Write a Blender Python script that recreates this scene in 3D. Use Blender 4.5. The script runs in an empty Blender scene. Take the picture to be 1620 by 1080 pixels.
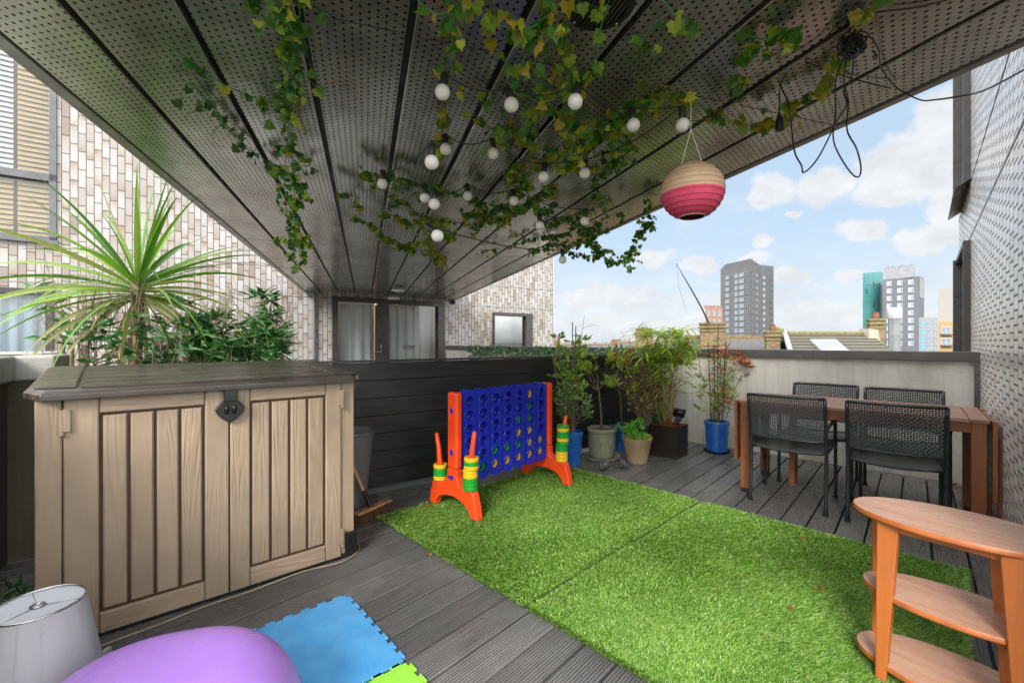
import bpy, math, random
import numpy as np
from mathutils import Vector, Matrix
random.seed(7)
rng = np.random.default_rng(11)
R = math.radians
SC = bpy.context.scene
COL = SC.collection
EYE = 1.25            # camera height above the deck
F = 700.0             # focal length in pixels of the 1620 px wide photo
HY = 539.0            # horizon row of the photo
CEIL = 2.30           # underside of the soffit

# ------------------------------------------------------------------ camera
cam = bpy.data.cameras.new('camera')
cam.sensor_width = 36.0
cam.lens = 36.0 * F / 1620.0
cam.shift_y = -1.0 / 1620.0
cam.clip_start = 0.02
cam.clip_end = 6000
co = bpy.data.objects.new('camera', cam)
COL.objects.link(co)
co.location = (0, 0, EYE)
co.rotation_euler = (R(90), 0, 0)
SC.camera = co

# ------------------------------------------------------------------ node helpers
class NT:
    def __init__(s, tree):
        s.t = tree; s.n = tree.nodes; s.l = tree.links
    def new(s, typ, **kw):
        n = s.n.new(typ)
        for k, v in kw.items(): setattr(n, k, v)
        return n
    def set(s, sock, v):
        if v is None: return
        if isinstance(v, bpy.types.NodeSocket): s.l.new(v, sock)
        else:
            if hasattr(sock, 'default_value'):
                dv = sock.default_value
                if hasattr(dv, '__len__') and not hasattr(v, '__len__'): v = (v,) * len(dv)
                if hasattr(dv, '__len__') and len(dv) == 4 and len(v) == 3: v = (*v, 1)
                sock.default_value = v
    def m(s, op, a, b=None, c=None, clamp=False):
        n = s.new('ShaderNodeMath', operation=op, use_clamp=clamp)
        s.set(n.inputs[0], a); s.set(n.inputs[1], b); s.set(n.inputs[2], c)
        return n.outputs[0]
    def vm(s, op, a, b=None, scale=None):
        n = s.new('ShaderNodeVectorMath', operation=op)
        s.set(n.inputs[0], a); s.set(n.inputs[1], b)
        if scale is not None: s.set(n.inputs['Scale'], scale)
        return n.outputs['Value'] if op in ('LENGTH', 'DOT_PRODUCT', 'DISTANCE') else n.outputs[0]
    def mix(s, f, a, b, mode='MIX'):
        n = s.new('ShaderNodeMix', data_type='RGBA', blend_type=mode)
        s.set(n.inputs[0], f); s.set(n.inputs[6], a); s.set(n.inputs[7], b)
        return n.outputs[2]
    def noise(s, vec, scale=5, detail=3, rough=.5, dist=0, w=False):
        n = s.new('ShaderNodeTexNoise')
        s.set(n.inputs['Vector'], vec); n.inputs['Scale'].default_value = scale
        n.inputs['Detail'].default_value = detail; n.inputs['Roughness'].default_value = rough
        n.inputs['Distortion'].default_value = dist
        return n.outputs['Color'] if w else n.outputs[0]
    def mapr(s, v, a, b, c=0, d=1, smooth=False):
        n = s.new('ShaderNodeMapRange')
        if smooth: n.interpolation_type = 'SMOOTHSTEP'
        s.set(n.inputs[0], v)
        for i, q in enumerate((a, b, c, d)): s.set(n.inputs[i + 1], q)
        return n.outputs[0]
    def sep(s, v):
        n = s.new('ShaderNodeSeparateXYZ'); s.set(n.inputs[0], v); return n.outputs
    def comb(s, x, y, z):
        n = s.new('ShaderNodeCombineXYZ'); s.set(n.inputs[0], x); s.set(n.inputs[1], y); s.set(n.inputs[2], z)
        return n.outputs[0]
    def ramp(s, f, stops):
        n = s.new('ShaderNodeValToRGB'); s.set(n.inputs[0], f)
        e = n.color_ramp.elements
        while len(e) < len(stops): e.new(0.5)
        for q, (p, c) in zip(e, stops): q.position = p; q.color = (*c, 1)
        return n.outputs[0]

# ------------------------------------------------------------------ world: sky with cumulus
SUN_EL, SUN_AZ = 33.0, 198.0        # azimuth clockwise from +Y
W = bpy.data.worlds.new('World'); SC.world = W; W.use_nodes = True
w = NT(W.node_tree); w.n.clear()
sky = w.new('ShaderNodeTexSky', sky_type='NISHITA')
sky.sun_disc = False
sky.sun_elevation = R(SUN_EL); sky.sun_rotation = R(SUN_AZ)
sky.air_density = 1.1; sky.dust_density = 1.0; sky.ozone_density = 1.4
tc = w.new('ShaderNodeTexCoord')
d = w.vm('NORMALIZE', tc.outputs['Generated'])
dz = w.sep(d)[2]
warp = w.vm('SCALE', w.vm('SUBTRACT', w.noise(d, 9, 5, .62, w=True), (.5, .5, .5)), scale=.075)
dw = w.vm('ADD', d, warp)
def pdir(x, y):
    v = Vector(((x - 810) / F, 1, (HY - y) / F)); return v
CLOUDS = [(1460, 262, 125, 62), (1400, 300, 60, 30), (1300, 300, 42, 36), (1220, 300, 42, 30), (1355, 368, 42, 20), (1470, 372, 70, 26),
          (1030, 405, 40, 16), (1105, 420, 30, 16), (1205, 383, 22, 12), (1188, 410, 34, 12), (1240, 435, 26, 12),
          (1270, 440, 20, 10), (1345, 437, 30, 12), (1500, 200, 60, 80), (1180, 470, 80, 12), (1280, 495, 110, 14), (1150, 500, 90, 12),
          (960, 470, 90, 20), (1335, 495, 60, 14), (1250, 340, 12, 7), (40, 190, 160, 90), (1520, 300, 60, 120)]
acc = None
for (x, y, rx, ry) in CLOUDS:
    c = pdir(x, y); L = c.length; c = c / L
    right = Vector((c.y, -c.x, 0)).normalized(); up = right.cross(c).normalized()
    a_ = w.m('DIVIDE', w.vm('DOT_PRODUCT', dw, tuple(right)), rx / F / (L ** 1.6))
    b_ = w.m('DIVIDE', w.m('SUBTRACT', w.vm('DOT_PRODUCT', dw, tuple(up)), 0.0), ry / F / (L ** 1.6) * 1.1)
    rr = w.m('SQRT', w.m('ADD', w.m('MULTIPLY', a_, a_), w.m('MULTIPLY', b_, b_)))
    fr = w.m('GREATER_THAN', w.vm('DOT_PRODUCT', dw, tuple(c)), 0)
    k = w.m('MULTIPLY', w.m('SUBTRACT', 1.25, rr, clamp=True), fr)
    acc = k if acc is None else w.m('MAXIMUM', acc, k)
fine = w.noise(d, 30, 5, .65)
m1 = w.mapr(w.m('ADD', acc, w.m('MULTIPLY', w.m('SUBTRACT', fine, .5), .9)), .12, .55, 0, .88, True)
# wide soft cloud sheets elsewhere in the sky
dd = w.vm('DIVIDE', d, w.comb(w.m('ADD', w.m('ABSOLUTE', dz), .18), w.m('ADD', w.m('ABSOLUTE', dz), .18), .6))
sheet = w.noise(dd, 1.6, 6, .6)
m2 = w.mapr(sheet, .52, .74, 0, .5, True)
lowband = w.mapr(dz, .0, .24, 1.0, 0, True)
m3 = w.m('MULTIPLY', lowband, w.mapr(w.noise(w.vm('MULTIPLY', d, (3, 3, 22)), 2.2, 5, .6), .3, .6, .45, .95))
mask = w.m('MAXIMUM', m1, w.m('MAXIMUM', m2, m3))
shade = w.mapr(w.noise(w.vm('MULTIPLY', w.vm('ADD', d, (0, 0, .03)), (1, 1, 1.8)), 16, 5, .65), .32, .66, .84, 1.02)
cloudcol = w.mix(1.0, (7.2, 7.3, 7.5), w.comb(shade, shade, shade), 'MULTIPLY')
base = w.mix(.78, w.mix(1.0, sky.outputs[0], (1.1, 1.1, 1.1), 'MULTIPLY'), (4.7, 6.0, 7.5))
col = w.mix(mask, base, cloudcol)
# fill light added to the unseen sky, overhead and behind; fades towards the skyline
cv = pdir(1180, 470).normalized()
sky_fill = w.mapr(w.vm('DOT_PRODUCT', d, tuple(cv)), .80, .25, 0, 1, True)
sky_fill = w.m('MULTIPLY', sky_fill, w.mapr(dz, -.02, .06, 0, 1, True))
fill_var = w.mapr(w.noise(dd, 1.1, 5, .6), .3, .7, .75, 1.15)
col = w.mix(sky_fill, col, w.mix(1.0, (27.0, 27.2, 27.6), w.comb(fill_var, fill_var, fill_var), 'MULTIPLY'))
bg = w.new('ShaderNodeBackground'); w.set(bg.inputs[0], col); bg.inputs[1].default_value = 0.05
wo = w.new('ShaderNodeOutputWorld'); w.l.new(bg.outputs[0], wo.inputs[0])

# ------------------------------------------------------------------ sun and exposure
sl = bpy.data.lights.new('sun', 'SUN'); sl.energy = 1.9; sl.angle = R(20); sl.color = (1, .975, .94)
so = bpy.data.objects.new('sun', sl); COL.objects.link(so)
sd = Vector((math.sin(R(SUN_AZ)) * math.cos(R(SUN_EL)), math.cos(R(SUN_AZ)) * math.cos(R(SUN_EL)), math.sin(R(SUN_EL))))
so.rotation_euler = sd.to_track_quat('Z', 'Y').to_euler()
SC.view_settings.view_transform = 'Standard'; SC.view_settings.look = 'None'
SC.view_settings.gamma = 1; SC.view_settings.exposure = 1.4
SC.cycles.max_bounces = 8; SC.cycles.diffuse_bounces = 5; SC.cycles.glossy_bounces = 4
SC.cycles.transparent_max_bounces = 12; SC.cycles.transmission_bounces = 4
SC.cycles.caustics_reflective = False; SC.cycles.caustics_refractive = False
SC.cycles.use_denoising = True

# ------------------------------------------------------------------ materials
def matbase(name):
    m = bpy.data.materials.new(name); m.use_nodes = True
    t = NT(m.node_tree)
    p = t.n['Principled BSDF']
    return m, t, p
def objco(t): return t.new('ShaderNodeTexCoord').outputs['Object']
def pbr(name, c1, c2=None, scale=6, rough=.6, metal=0, bump=0, bscale=None, stretch=(1, 1, 1), rvar=.12, detail=4, spec=.5, dist=0, lo=.35, hi=.65, coat=0, dirt=0, dcol=(.12, .10, .08), dscale=9):
    m, t, p = matbase(name)
    v = t.vm('MULTIPLY', objco(t), stretch)
    n = t.noise(v, scale, detail, .6, dist)
    if c2 is None: c2 = tuple(x * .8 for x in c1)
    cc = t.mix(t.mapr(n, lo, hi), c1, c2)
    if dirt:
        a_ = t.mapr(t.noise(objco(t), dscale, 6, .7), .56, .72, 0, dirt); b_ = t.mapr(t.noise(t.vm('MULTIPLY', objco(t), (1, 1, 3)), dscale * 9, 3, .6), .66, .72, 0, dirt * 1.6, True)
        cc = t.mix(t.m('MAXIMUM', a_, b_, clamp=True), cc, dcol)
    t.set(p.inputs['Base Color'], cc)
    t.set(p.inputs['Roughness'], t.mapr(t.noise(v, scale * 2.3, 3), .3, .7, max(rough - rvar, .03), min(rough + rvar, 1)))
    p.inputs['Metallic'].default_value = metal
    p.inputs['Specular IOR Level'].default_value = spec
    p.inputs['Coat Weight'].default_value = coat
    if bump:
        b = t.new('ShaderNodeBump'); b.inputs['Strength'].default_value = 1; b.inputs['Distance'].default_value = bump
        t.set(b.inputs['Height'], t.noise(v, bscale or scale * 4, 4, .6, dist)); t.set(p.inputs['Normal'], b.outputs[0])
    return m
def leafmat(name, stops, trans=.35, rough=.45):
    m, t, p = matbase(name)
    g = t.new('ShaderNodeNewGeometry')
    c = t.ramp(g.outputs['Random Per Island'], stops)
    n = t.noise(objco(t), 60, 2)
    c = t.mix(1, c, t.mix(n, (.75, .75, .75), (1.2, 1.2, 1.2)), 'MULTIPLY')
    t.set(p.inputs['Base Color'], c); p.inputs['Roughness'].default_value = rough
    tr = t.new('ShaderNodeBsdfTranslucent'); t.set(tr.inputs[0], t.mix(1, c, (1.1, 1.25, .6), 'MULTIPLY'))
    mx = t.new('ShaderNodeMixShader'); mx.inputs[0].default_value = trans
    t.l.new(p.outputs[0], mx.inputs[1]); t.l.new(tr.outputs[0], mx.inputs[2])
    t.l.new(mx.outputs[0], t.n['Material Output'].inputs[0])
    return m
def glassmat(name, tint=(.9, .93, .92), refl=1.0, haze=None):
    m, t, p = matbase(name)
    t.n.remove(p)
    tr = t.new('ShaderNodeBsdfTransparent'); t.set(tr.inputs[0], tint)
    gl = t.new('ShaderNodeBsdfGlossy'); gl.inputs['Roughness'].default_value = .02
    fr = t.new('ShaderNodeFresnel'); fr.inputs[0].default_value = 1.6
    mx = t.new('ShaderNodeMixShader'); t.set(mx.inputs[0], t.m('MULTIPLY', fr.outputs[0], 2.2 * refl, clamp=True))
    t.l.new(tr.outputs[0], mx.inputs[1]); t.l.new(gl.outputs[0], mx.inputs[2])
    t.l.new(mx.outputs[0], t.n['Material Output'].inputs[0])
    return m
def tilemat(name, tw, th, stops, mortar, joint=.008, grad=(.42, .3, .2), gradamt=.7, rough=.3, drift=.37):
    """vertical glazed bricks: local X runs along the wall, Z up"""
    m, t, p = matbase(name)
    o = t.sep(objco(t))
    u = t.m('DIVIDE', o[0], tw); c = t.m('FLOOR', u); fx = t.m('FRACT', u)
    off = t.m('FRACT', t.m('MULTIPLY', c, drift))
    v = t.m('ADD', t.m('DIVIDE', o[2], th), off); r = t.m('FLOOR', v); fz = t.m('FRACT', v)
    wn = t.new('ShaderNodeTexWhiteNoise', noise_dimensions='2D'); t.set(wn.inputs['Vector'], t.comb(c, r, 0))
    rs = t.sep(wn.outputs['Color'])
    base = t.ramp(rs[0], stops)
    dirz = t.mix(t.m('GREATER_THAN', rs[1], .5), t.comb(fz, fz, fz), t.comb(t.m('SUBTRACT', 1, fz), 0, 0))
    gz = t.m('POWER', t.sep(dirz)[0], 2.0)
    spot = t.noise(t.vm('MULTIPLY', objco(t), (1, 1, .5)), 26, 3)
    base = t.mix(t.m('MULTIPLY', t.m('MULTIPLY', gz, rs[2]), t.mapr(spot, .3, .6, .3, gradamt)), base, grad)
    big = t.noise(objco(t), 1.2, 3)
    base = t.mix(1, base, t.mix(big, (.86, .86, .86), (1.08, 1.08, 1.08)), 'MULTIPLY')
    jm = t.m('MAXIMUM', t.m('LESS_THAN', fx, joint / tw), t.m('LESS_THAN', fz, joint * 1.2 / th))
    t.set(p.inputs['Base Color'], t.mix(jm, base, mortar))
    t.set(p.inputs['Roughness'], t.m('ADD', t.mapr(spot, .3, .7, rough - .1, rough + .15), t.m('MULTIPLY', jm, .4)))
    p.inputs['Specular IOR Level'].default_value = .5
    h = t.m('ADD', t.m('MULTIPLY', t.m('SUBTRACT', 1, jm), 1), t.m('MULTIPLY', rs[1], .35))
    b = t.new('ShaderNodeBump'); b.inputs['Distance'].default_value = .006; t.set(b.inputs['Height'], h)
    t.set(p.inputs['Normal'], b.outputs[0])
    return m
def perfmat():
    """bronze-grey aluminium panel with staggered perforation; local X across the panel, Y along it"""
    m, t, p = matbase('perforated aluminium')
    o = t.sep(objco(t))
    P = .0272
    u = t.m('DIVIDE', o[0], P); ru = t.m('FLOOR', u)
    v = t.m('ADD', t.m('DIVIDE', o[1], P * 1.15), t.m('MULTIPLY', t.m('MODULO', t.m('ABSOLUTE', ru), 2), .5))
    fu = t.m('SUBTRACT', t.m('FRACT', u), .5); fv = t.m('SUBTRACT', t.m('FRACT', v), .5)
    r = t.m('SQRT', t.m('ADD', t.m('MULTIPLY', fu, fu), t.m('MULTIPLY', fv, fv)))
    hole = t.m('MULTIPLY', t.m('LESS_THAN', r, .185), t.m('GREATER_THAN', t.m('ABSOLUTE', t.sep(t.new('ShaderNodeNewGeometry').outputs['Normal'])[2]), .8))
    big = t.noise(t.vm('MULTIPLY', objco(t), (1, .5, 1)), 3.0, 5, .6)
    sm = t.noise(objco(t), 14, 4, .65)
    c = t.mix(t.mapr(big, .35, .68), (.30, .285, .255), (.55, .53, .49))
    c = t.mix(t.mapr(sm, .6, .8, 0, .18), c, (.10, .09, .075))
    t.set(p.inputs['Base Color'], t.mix(hole, c, (.006, .005, .004)))
    p.inputs['Metallic'].default_value = .85
    p.inputs['Metallic'].default_value = .78
    t.set(p.inputs['Roughness'], t.m('ADD', t.mapr(t.noise(objco(t), 5, 5, .6), .3, .7, .15, .30), t.m('MULTIPLY', hole, .5)))
    b = t.new('ShaderNodeBump'); b.inputs['Distance'].default_value = .007; b.inputs['Strength'].default_value = .35
    t.set(b.inputs['Height'], t.noise(t.vm('MULTIPLY', objco(t), (1, .6, 1)), 3.5, 2)); t.set(p.inputs['Normal'], b.outputs[0])
    return m
def deckmat():
    m, t, p = matbase('composite decking')
    o = objco(t); s = t.sep(o)
    g = t.new('ShaderNodeNewGeometry')
    rnd = g.outputs['Random Per Island']
    grain = t.noise(t.vm('MULTIPLY', o, (40, 1.2, 1)), 3, 5, .6)
    patch = t.noise(t.vm('MULTIPLY', o, (1, .6, 1)), 2.3, 5, .62)
    c = t.mix(t.mapr(grain, .3, .7), (.086, .083, .081), (.150, .145, .140))
    c = t.mix(t.mapr(patch, .5, .72, 0, .55), c, (.25, .24, .225))
    c = t.mix(1, c, t.mix(rnd, (.8, .8, .8), (1.15, 1.14, 1.12)), 'MULTIPLY')
    t.set(p.inputs['Base Color'], c)
    t.set(p.inputs['Roughness'], t.mapr(patch, .35, .65, .14, .42))
    rib = t.m('SINE', t.m('MULTIPLY', s[0], 2 * math.pi / .0125))
    b = t.new('ShaderNodeBump'); b.inputs['Distance'].default_value = .0012
    t.set(b.inputs['Height'], t.m('ADD', rib, t.m('MULTIPLY', grain, 1.5))); t.set(p.inputs['Normal'], b.outputs[0])
    return m
def woodplastic(name, c1, c2, axis=2, sc=1.0, rough=.5):
    m, t, p = matbase(name)
    g = t.new('ShaderNodeNewGeometry')
    o = t.vm('ADD', objco(t), t.vm('SCALE', t.comb(g.outputs['Random Per Island'], 0, g.outputs['Random Per Island']), scale=7.0))
    st = [14, 14, 14]; st[axis] = 1.3
    n = t.noise(t.vm('MULTIPLY', o, tuple(st)), 1.0 * sc, 2, .4, .8)
    ring = t.m('MULTIPLY', t.m('SINE', t.m('MULTIPLY', n, 40)), t.mapr(t.noise(o, 4, 2), .35, .6, .1, 1))
    big = t.noise(o, 3, 3)
    c = t.mix(t.mapr(ring, -1, 1, 0, .5), c1, c2)
    c = t.mix(1, c, t.mix(t.mapr(big, .3, .7), (.80, .80, .80), (1.12, 1.12, 1.12)), 'MULTIPLY')
    c = t.mix(t.mapr(t.noise(objco(t), 7, 6, .7), .6, .75, 0, .25), c, (.10, .09, .06))
    t.set(p.inputs['Base Color'], c); p.inputs['Roughness'].default_value = rough
    b = t.new('ShaderNodeBump'); b.inputs['Distance'].default_value = .0009
    t.set(b.inputs['Height'], ring); t.set(p.inputs['Normal'], b.outputs[0])
    return m
def streaky(name, c1, c2, c3, rough=.8, bump=.004):
    """concrete or render with vertical weather stains"""
    m, t, p = matbase(name)
    o = objco(t)
    a = t.noise(t.vm('MULTIPLY', o, (5, 5, .5)), 1.6, 6, .65); b_ = t.noise(o, 2.0, 6, .65); f = t.noise(o, 45, 4, .6)
    c = t.mix(t.mapr(a, .4, .62), c1, c2); c = t.mix(t.mapr(b_, .5, .68, 0, .75), c, c3)
    c = t.mix(1, c, t.mix(f, (.85, .85, .85), (1.12, 1.12, 1.12)), 'MULTIPLY')
    t.set(p.inputs['Base Color'], c); p.inputs['Roughness'].default_value = rough
    b = t.new('ShaderNodeBump'); b.inputs['Distance'].default_value = bump
    t.set(b.inputs['Height'], t.m('ADD', f, b_)); t.set(p.inputs['Normal'], b.outputs[0])
    return m
def grassmat():
    m, t, p = matbase('artificial grass')
    g = t.new('ShaderNodeNewGeometry')
    c = t.ramp(g.outputs['Random Per Island'], [(0, (.035, .11, .010)), (.3, (.10, .27, .022)), (.62, (.21, .43, .04)), (.86, (.38, .58, .12)), (1, (.58, .60, .34))])
    big = t.noise(objco(t), 2.5, 4)
    c = t.mix(1, c, t.mix(t.mapr(big, .35, .65), (.88, .90, .85), (1.22, 1.18, 1.16)), 'MULTIPLY')
    t.set(p.inputs['Base Color'], c); p.inputs['Roughness'].default_value = .38
    tr = t.new('ShaderNodeBsdfTranslucent'); t.set(tr.inputs[0], c)
    mx = t.new('ShaderNodeMixShader'); mx.inputs[0].default_value = .3
    t.l.new(p.outputs[0], mx.inputs[1]); t.l.new(tr.outputs[0], mx.inputs[2])
    t.l.new(mx.outputs[0], t.n['Material Output'].inputs[0])
    return m
def brickmat(name, c1, c2, mortar, s=4.4):
    m, t, p = matbase(name)
    o = t.sep(objco(t))
    br = t.new('ShaderNodeTexBrick'); t.set(br.inputs['Vector'], t.comb(t.m('ADD', o[0], o[1]), o[2], 0))
    t.set(br.inputs['Color1'], c1); t.set(br.inputs['Color2'], c2); t.set(br.inputs['Mortar'], mortar)
    br.inputs['Scale'].default_value = s; br.inputs['Mortar Size'].default_value = .02
    n = t.noise(objco(t), 5, 5)
    t.set(p.inputs['Base Color'], t.mix(1, br.outputs[0], t.mix(n, (.5, .5, .5), (1.3, 1.3, 1.3)), 'MULTIPLY'))
    p.inputs['Roughness'].default_value = .9
    return m
def rooftile(name, c1, c2, rows=.28):
    m, t, p = matbase(name)
    o = t.sep(objco(t))
    fy = t.m('FRACT', t.m('DIVIDE', o[1], rows)); fx = t.m('ABSOLUTE', t.m('SINE', t.m('MULTIPLY', o[0], 9)))
    n = t.noise(objco(t), 1.5, 5)
    c = t.mix(n, c1, c2)
    t.set(p.inputs['Base Color'], t.mix(t.m('LESS_THAN', fy, .36), c, (.03, .026, .02)))
    b = t.new('ShaderNodeBump'); b.inputs['Distance'].default_value = .05
    t.set(b.inputs['Height'], t.m('ADD', fy, t.m('MULTIPLY', fx, .6))); t.set(p.inputs['Normal'], b.outputs[0])
    p.inputs['Roughness'].default_value = .85
    return m

M = {}
M['perf'] = perfmat()
M['deck'] = deckmat()
M['seam'] = pbr('dark panel joint', (.008, .008, .008), rough=.5)
M['trim'] = pbr('bronze metal trim', (.20, .19, .175), (.26, .245, .225), rough=.4, metal=.5)
M['tile'] = tilemat('glazed cream bricks', .098, .30, [(0, (.425, .41, .40)), (.35, (.37, .355, .34)), (.6, (.315, .28, .245)), (.8, (.40, .375, .35)), (1, (.21, .17, .135))], (.075, .06, .048), joint=.010, grad=(.26, .185, .12), gradamt=1.3)
M['tile_w'] = tilemat('glazed white bricks', .15, .078, [(0, (.88, .83, .79)), (.5, (.78, .72, .68)), (.8, (.84, .78, .73)), (1, (.62, .54, .47))], (.14, .115, .10), joint=.010, grad=(.45, .40, .36), gradamt=.6, rough=.2, drift=.5)
M['frame'] = pbr('dark bronze window frame', (.045, .042, .04), (.06, .055, .05), rough=.35, metal=.3)
M['frame_l'] = pbr('grey window frame', (.10, .10, .105), (.13, .13, .135), rough=.4, metal=.3)
M['glass'] = glassmat('window glass')
M['glass3'] = glassmat('clear window glass', (.97, .98, .97), .32)
M['glass2'] = glassmat('reflective window glass', (.55, .58, .58), 2.4)
M['blind'] = pbr('beige venetian blind', (.60, .45, .26), (.66, .51, .31), rough=.6)
M['blindw'] = pbr('white venetian blind', (.80, .80, .84), (.74, .74, .80), rough=.6)
M['curtain'] = pbr('sheer curtain', (.80, .82, .82), (.66, .68, .68), scale=3, stretch=(9, 9, .4), rough=.9)
M['curtainb'] = pbr('pale blue curtain', (.55, .64, .72), (.42, .52, .62), scale=3, stretch=(9, 9, .4), rough=.9)
M['room'] = pbr('room wall', (.55, .47, .37), rough=.9)
M['conc'] = streaky('painted parapet render', (.66, .63, .57), (.56, .53, .46), (.42, .39, .30))
M['conc2'] = streaky('mossy concrete', (.15, .13, .085), (.10, .09, .06), (.21, .195, .15))
M['cap'] = pbr('dark metal coping', (.075, .07, .065), (.10, .095, .088), scale=3, rough=.35, metal=.4, stretch=(1, 1, 2))
M['capc'] = streaky('concrete coping', (.36, .35, .32), (.28, .27, .24), (.42, .41, .38))
M['fence'] = pbr('black composite slats', (.012, .0125, .013), (.03, .03, .031), scale=3, stretch=(1, 1, 10), rough=.42, bump=.0006, bscale=30)
M['paving'] = pbr('pale paving', (.33, .33, .33), (.25, .25, .25), scale=3, rough=.8)
M['shed'] = woodplastic('beige wood-effect plastic', (.345, .255, .175), (.30, .22, .145))
M['shedh'] = woodplastic('beige wood-effect plastic rail', (.345, .255, .175), (.30, .22, .145), axis=0)
M['groove'] = pbr('brown plastic groove', (.055, .03, .017), rough=.6)
M['lid'] = pbr('brown wet plastic lid', (.036, .029, .025), (.075, .064, .052), scale=5, stretch=(.6, 5, 1), rough=.24, rvar=.16, bump=.0009, bscale=30, dirt=.22, dcol=(.18, .17, .13), dscale=3)
M['blackpl'] = pbr('black plastic', (.010, .010, .011), rough=.32)
M['game_b'] = pbr('blue plastic', (.010, .022, .40), (.012, .028, .47), rough=.35)
M['game_o'] = pbr('orange plastic', (.88, .075, .012), (.80, .065, .01), rough=.38, bump=.0004, bscale=120, dirt=.12)
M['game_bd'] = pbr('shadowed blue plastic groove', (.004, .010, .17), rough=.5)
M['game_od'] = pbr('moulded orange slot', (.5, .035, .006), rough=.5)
M['lant_r'] = pbr('tan paper over wire', (.30, .18, .10), rough=.9)
M['lant_pr'] = pbr('dark pink paper over wire', (.34, .018, .05), rough=.9)
M['ring_y'] = pbr('yellow plastic', (.86, .52, .012), (.8, .48, .01), rough=.4)
M['ring_g'] = pbr('green plastic', (.015, .34, .025), (.012, .30, .02), rough=.4)
M['grass'] = grassmat()
M['backing'] = pbr('grass backing', (.03, .06, .012), rough=.9)
M['potblue'] = pbr('blue glazed pot', (.014, .12, .46), (.02, .15, .52), rough=.25, coat=.3)
M['pototh'] = pbr('olive glazed pot', (.22, .225, .155), (.28, .285, .2), rough=.3, bump=.001, coat=.3)
M['potbr'] = pbr('bronze ribbed pot', (.26, .19, .11), (.34, .26, .15), rough=.35, coat=.2)
M['potgrey'] = pbr('grey plastic planter', (.105, .108, .115), (.13, .134, .14), rough=.5, dirt=.2)
M['rattan'] = pbr('black woven resin', (.018, .014, .012), (.035, .028, .024), scale=40, rough=.45)
M['soil'] = pbr('soil', (.05, .032, .02), (.12, .085, .045), scale=60, rough=1, bump=.01)
M['bark'] = pbr('bark', (.24, .18, .115), (.14, .10, .065), scale=30, rough=.9, bump=.002)
M['twig'] = pbr('dry twigs', (.30, .22, .15), (.18, .13, .09), scale=20, rough=.9)
M['cane'] = pbr('bamboo cane', (.40, .24, .09), (.28, .17, .07), scale=8, stretch=(1, 1, 4), rough=.5)
M['caneg'] = pbr('weathered cane', (.34, .27, .19), (.24, .19, .13), scale=8, stretch=(1, 1, 4), rough=.6)
M['stemgreen'] = pbr('green plastic vine stem', (.04, .22, .06), (.07, .28, .10), rough=.4)
M['leaf_ivy'] = leafmat('ivy leaves', [(0, (.05, .17, .015)), (.4, (.13, .31, .025)), (.65, (.30, .44, .04)), (1, (.58, .56, .06))])
M['leaf_ivyd'] = leafmat('dark ivy leaves', [(0, (.02, .085, .012)), (.5, (.05, .18, .025)), (.85, (.12, .28, .035)), (1, (.28, .37, .04))])
M['leaf_ivyy'] = leafmat('yellow ivy leaves', [(0, (.20, .24, .02)), (.5, (.36, .33, .02)), (1, (.55, .38, .02))])
M['leaf_cord'] = leafmat('strap leaves', [(0, (.045, .14, .012)), (.45, (.10, .25, .02)), (.8, (.22, .34, .06)), (1, (.34, .34, .12))], trans=.3)
M['leaf_cordo'] = leafmat('old strap leaves', [(0, (.20, .23, .06)), (.6, (.32, .32, .12)), (1, (.38, .30, .14))], trans=.3)
M['leaf_bam'] = leafmat('dark glossy bamboo leaves', [(0, (.015, .07, .02)), (.5, (.045, .17, .045)), (.8, (.10, .27, .08)), (1, (.25, .40, .15))])
M['leaf_lime'] = leafmat('lime leaves', [(0, (.22, .36, .03)), (.5, (.42, .56, .05)), (1, (.68, .70, .13))])
M['leaf_mid'] = leafmat('mid green leaves', [(0, (.12, .28, .035)), (.5, (.27, .46, .07)), (1, (.52, .64, .18))])
M['leaf_small'] = leafmat('small variegated leaves', [(0, (.05, .13, .025)), (.6, (.14, .27, .07)), (.85, (.36, .46, .24)), (1, (.58, .6, .45))])
M['leaf_red'] = leafmat('red leaves', [(0, (.35, .05, .02)), (.6, (.5, .10, .03)), (1, (.3, .16, .05))])
M['leaf_herb'] = leafmat('herb leaves', [(0, (.07, .30, .03)), (.6, (.16, .48, .04)), (1, (.3, .58, .09))])
M['leaf_brown'] = leafmat('fallen brown leaves', [(0, (.3, .12, .03)), (1, (.45, .2, .05))])
M['bulb'] = pbr('frosted white bulb', (.74, .70, .64), (.80, .77, .72), scale=20, rough=.35)
M['wire'] = pbr('black rubber cable', (.010, .010, .011), rough=.5)
M['cord'] = pbr('white cord', (.72, .68, .60), rough=.8)
M['lant_t'] = pbr('natural paper', (.50, .34, .21), (.44, .295, .175), scale=20, rough=.9, bump=.001)
M['lant_p'] = pbr('raspberry pink paper', (.56, .06, .12), (.48, .045, .10), scale=20, rough=.85, bump=.001)
M['twood'] = woodplastic('oiled eucalyptus wood', (.26, .092, .03), (.19, .062, .02), axis=2, rough=.42)
M['twoodh'] = woodplastic('weathered table slats', (.33, .17, .11), (.25, .115, .07), axis=0, rough=.3)
M['chair'] = pbr('charcoal metal tube', (.025, .03, .033), (.032, .037, .04), rough=.35, metal=.3)
M['weave'] = pbr('charcoal woven strap', (.028, .032, .035), (.045, .05, .052), scale=60, rough=.4)
M['weaves'] = pbr('grey woven seat strap', (.085, .088, .092), (.11, .113, .118), scale=60, rough=.38)
M['st_wood'] = pbr('orange stained wood', (.42, .125, .026), (.33, .09, .018), scale=7, stretch=(3, 3, .25), rough=.4, bump=.0006, dirt=.15)
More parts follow.
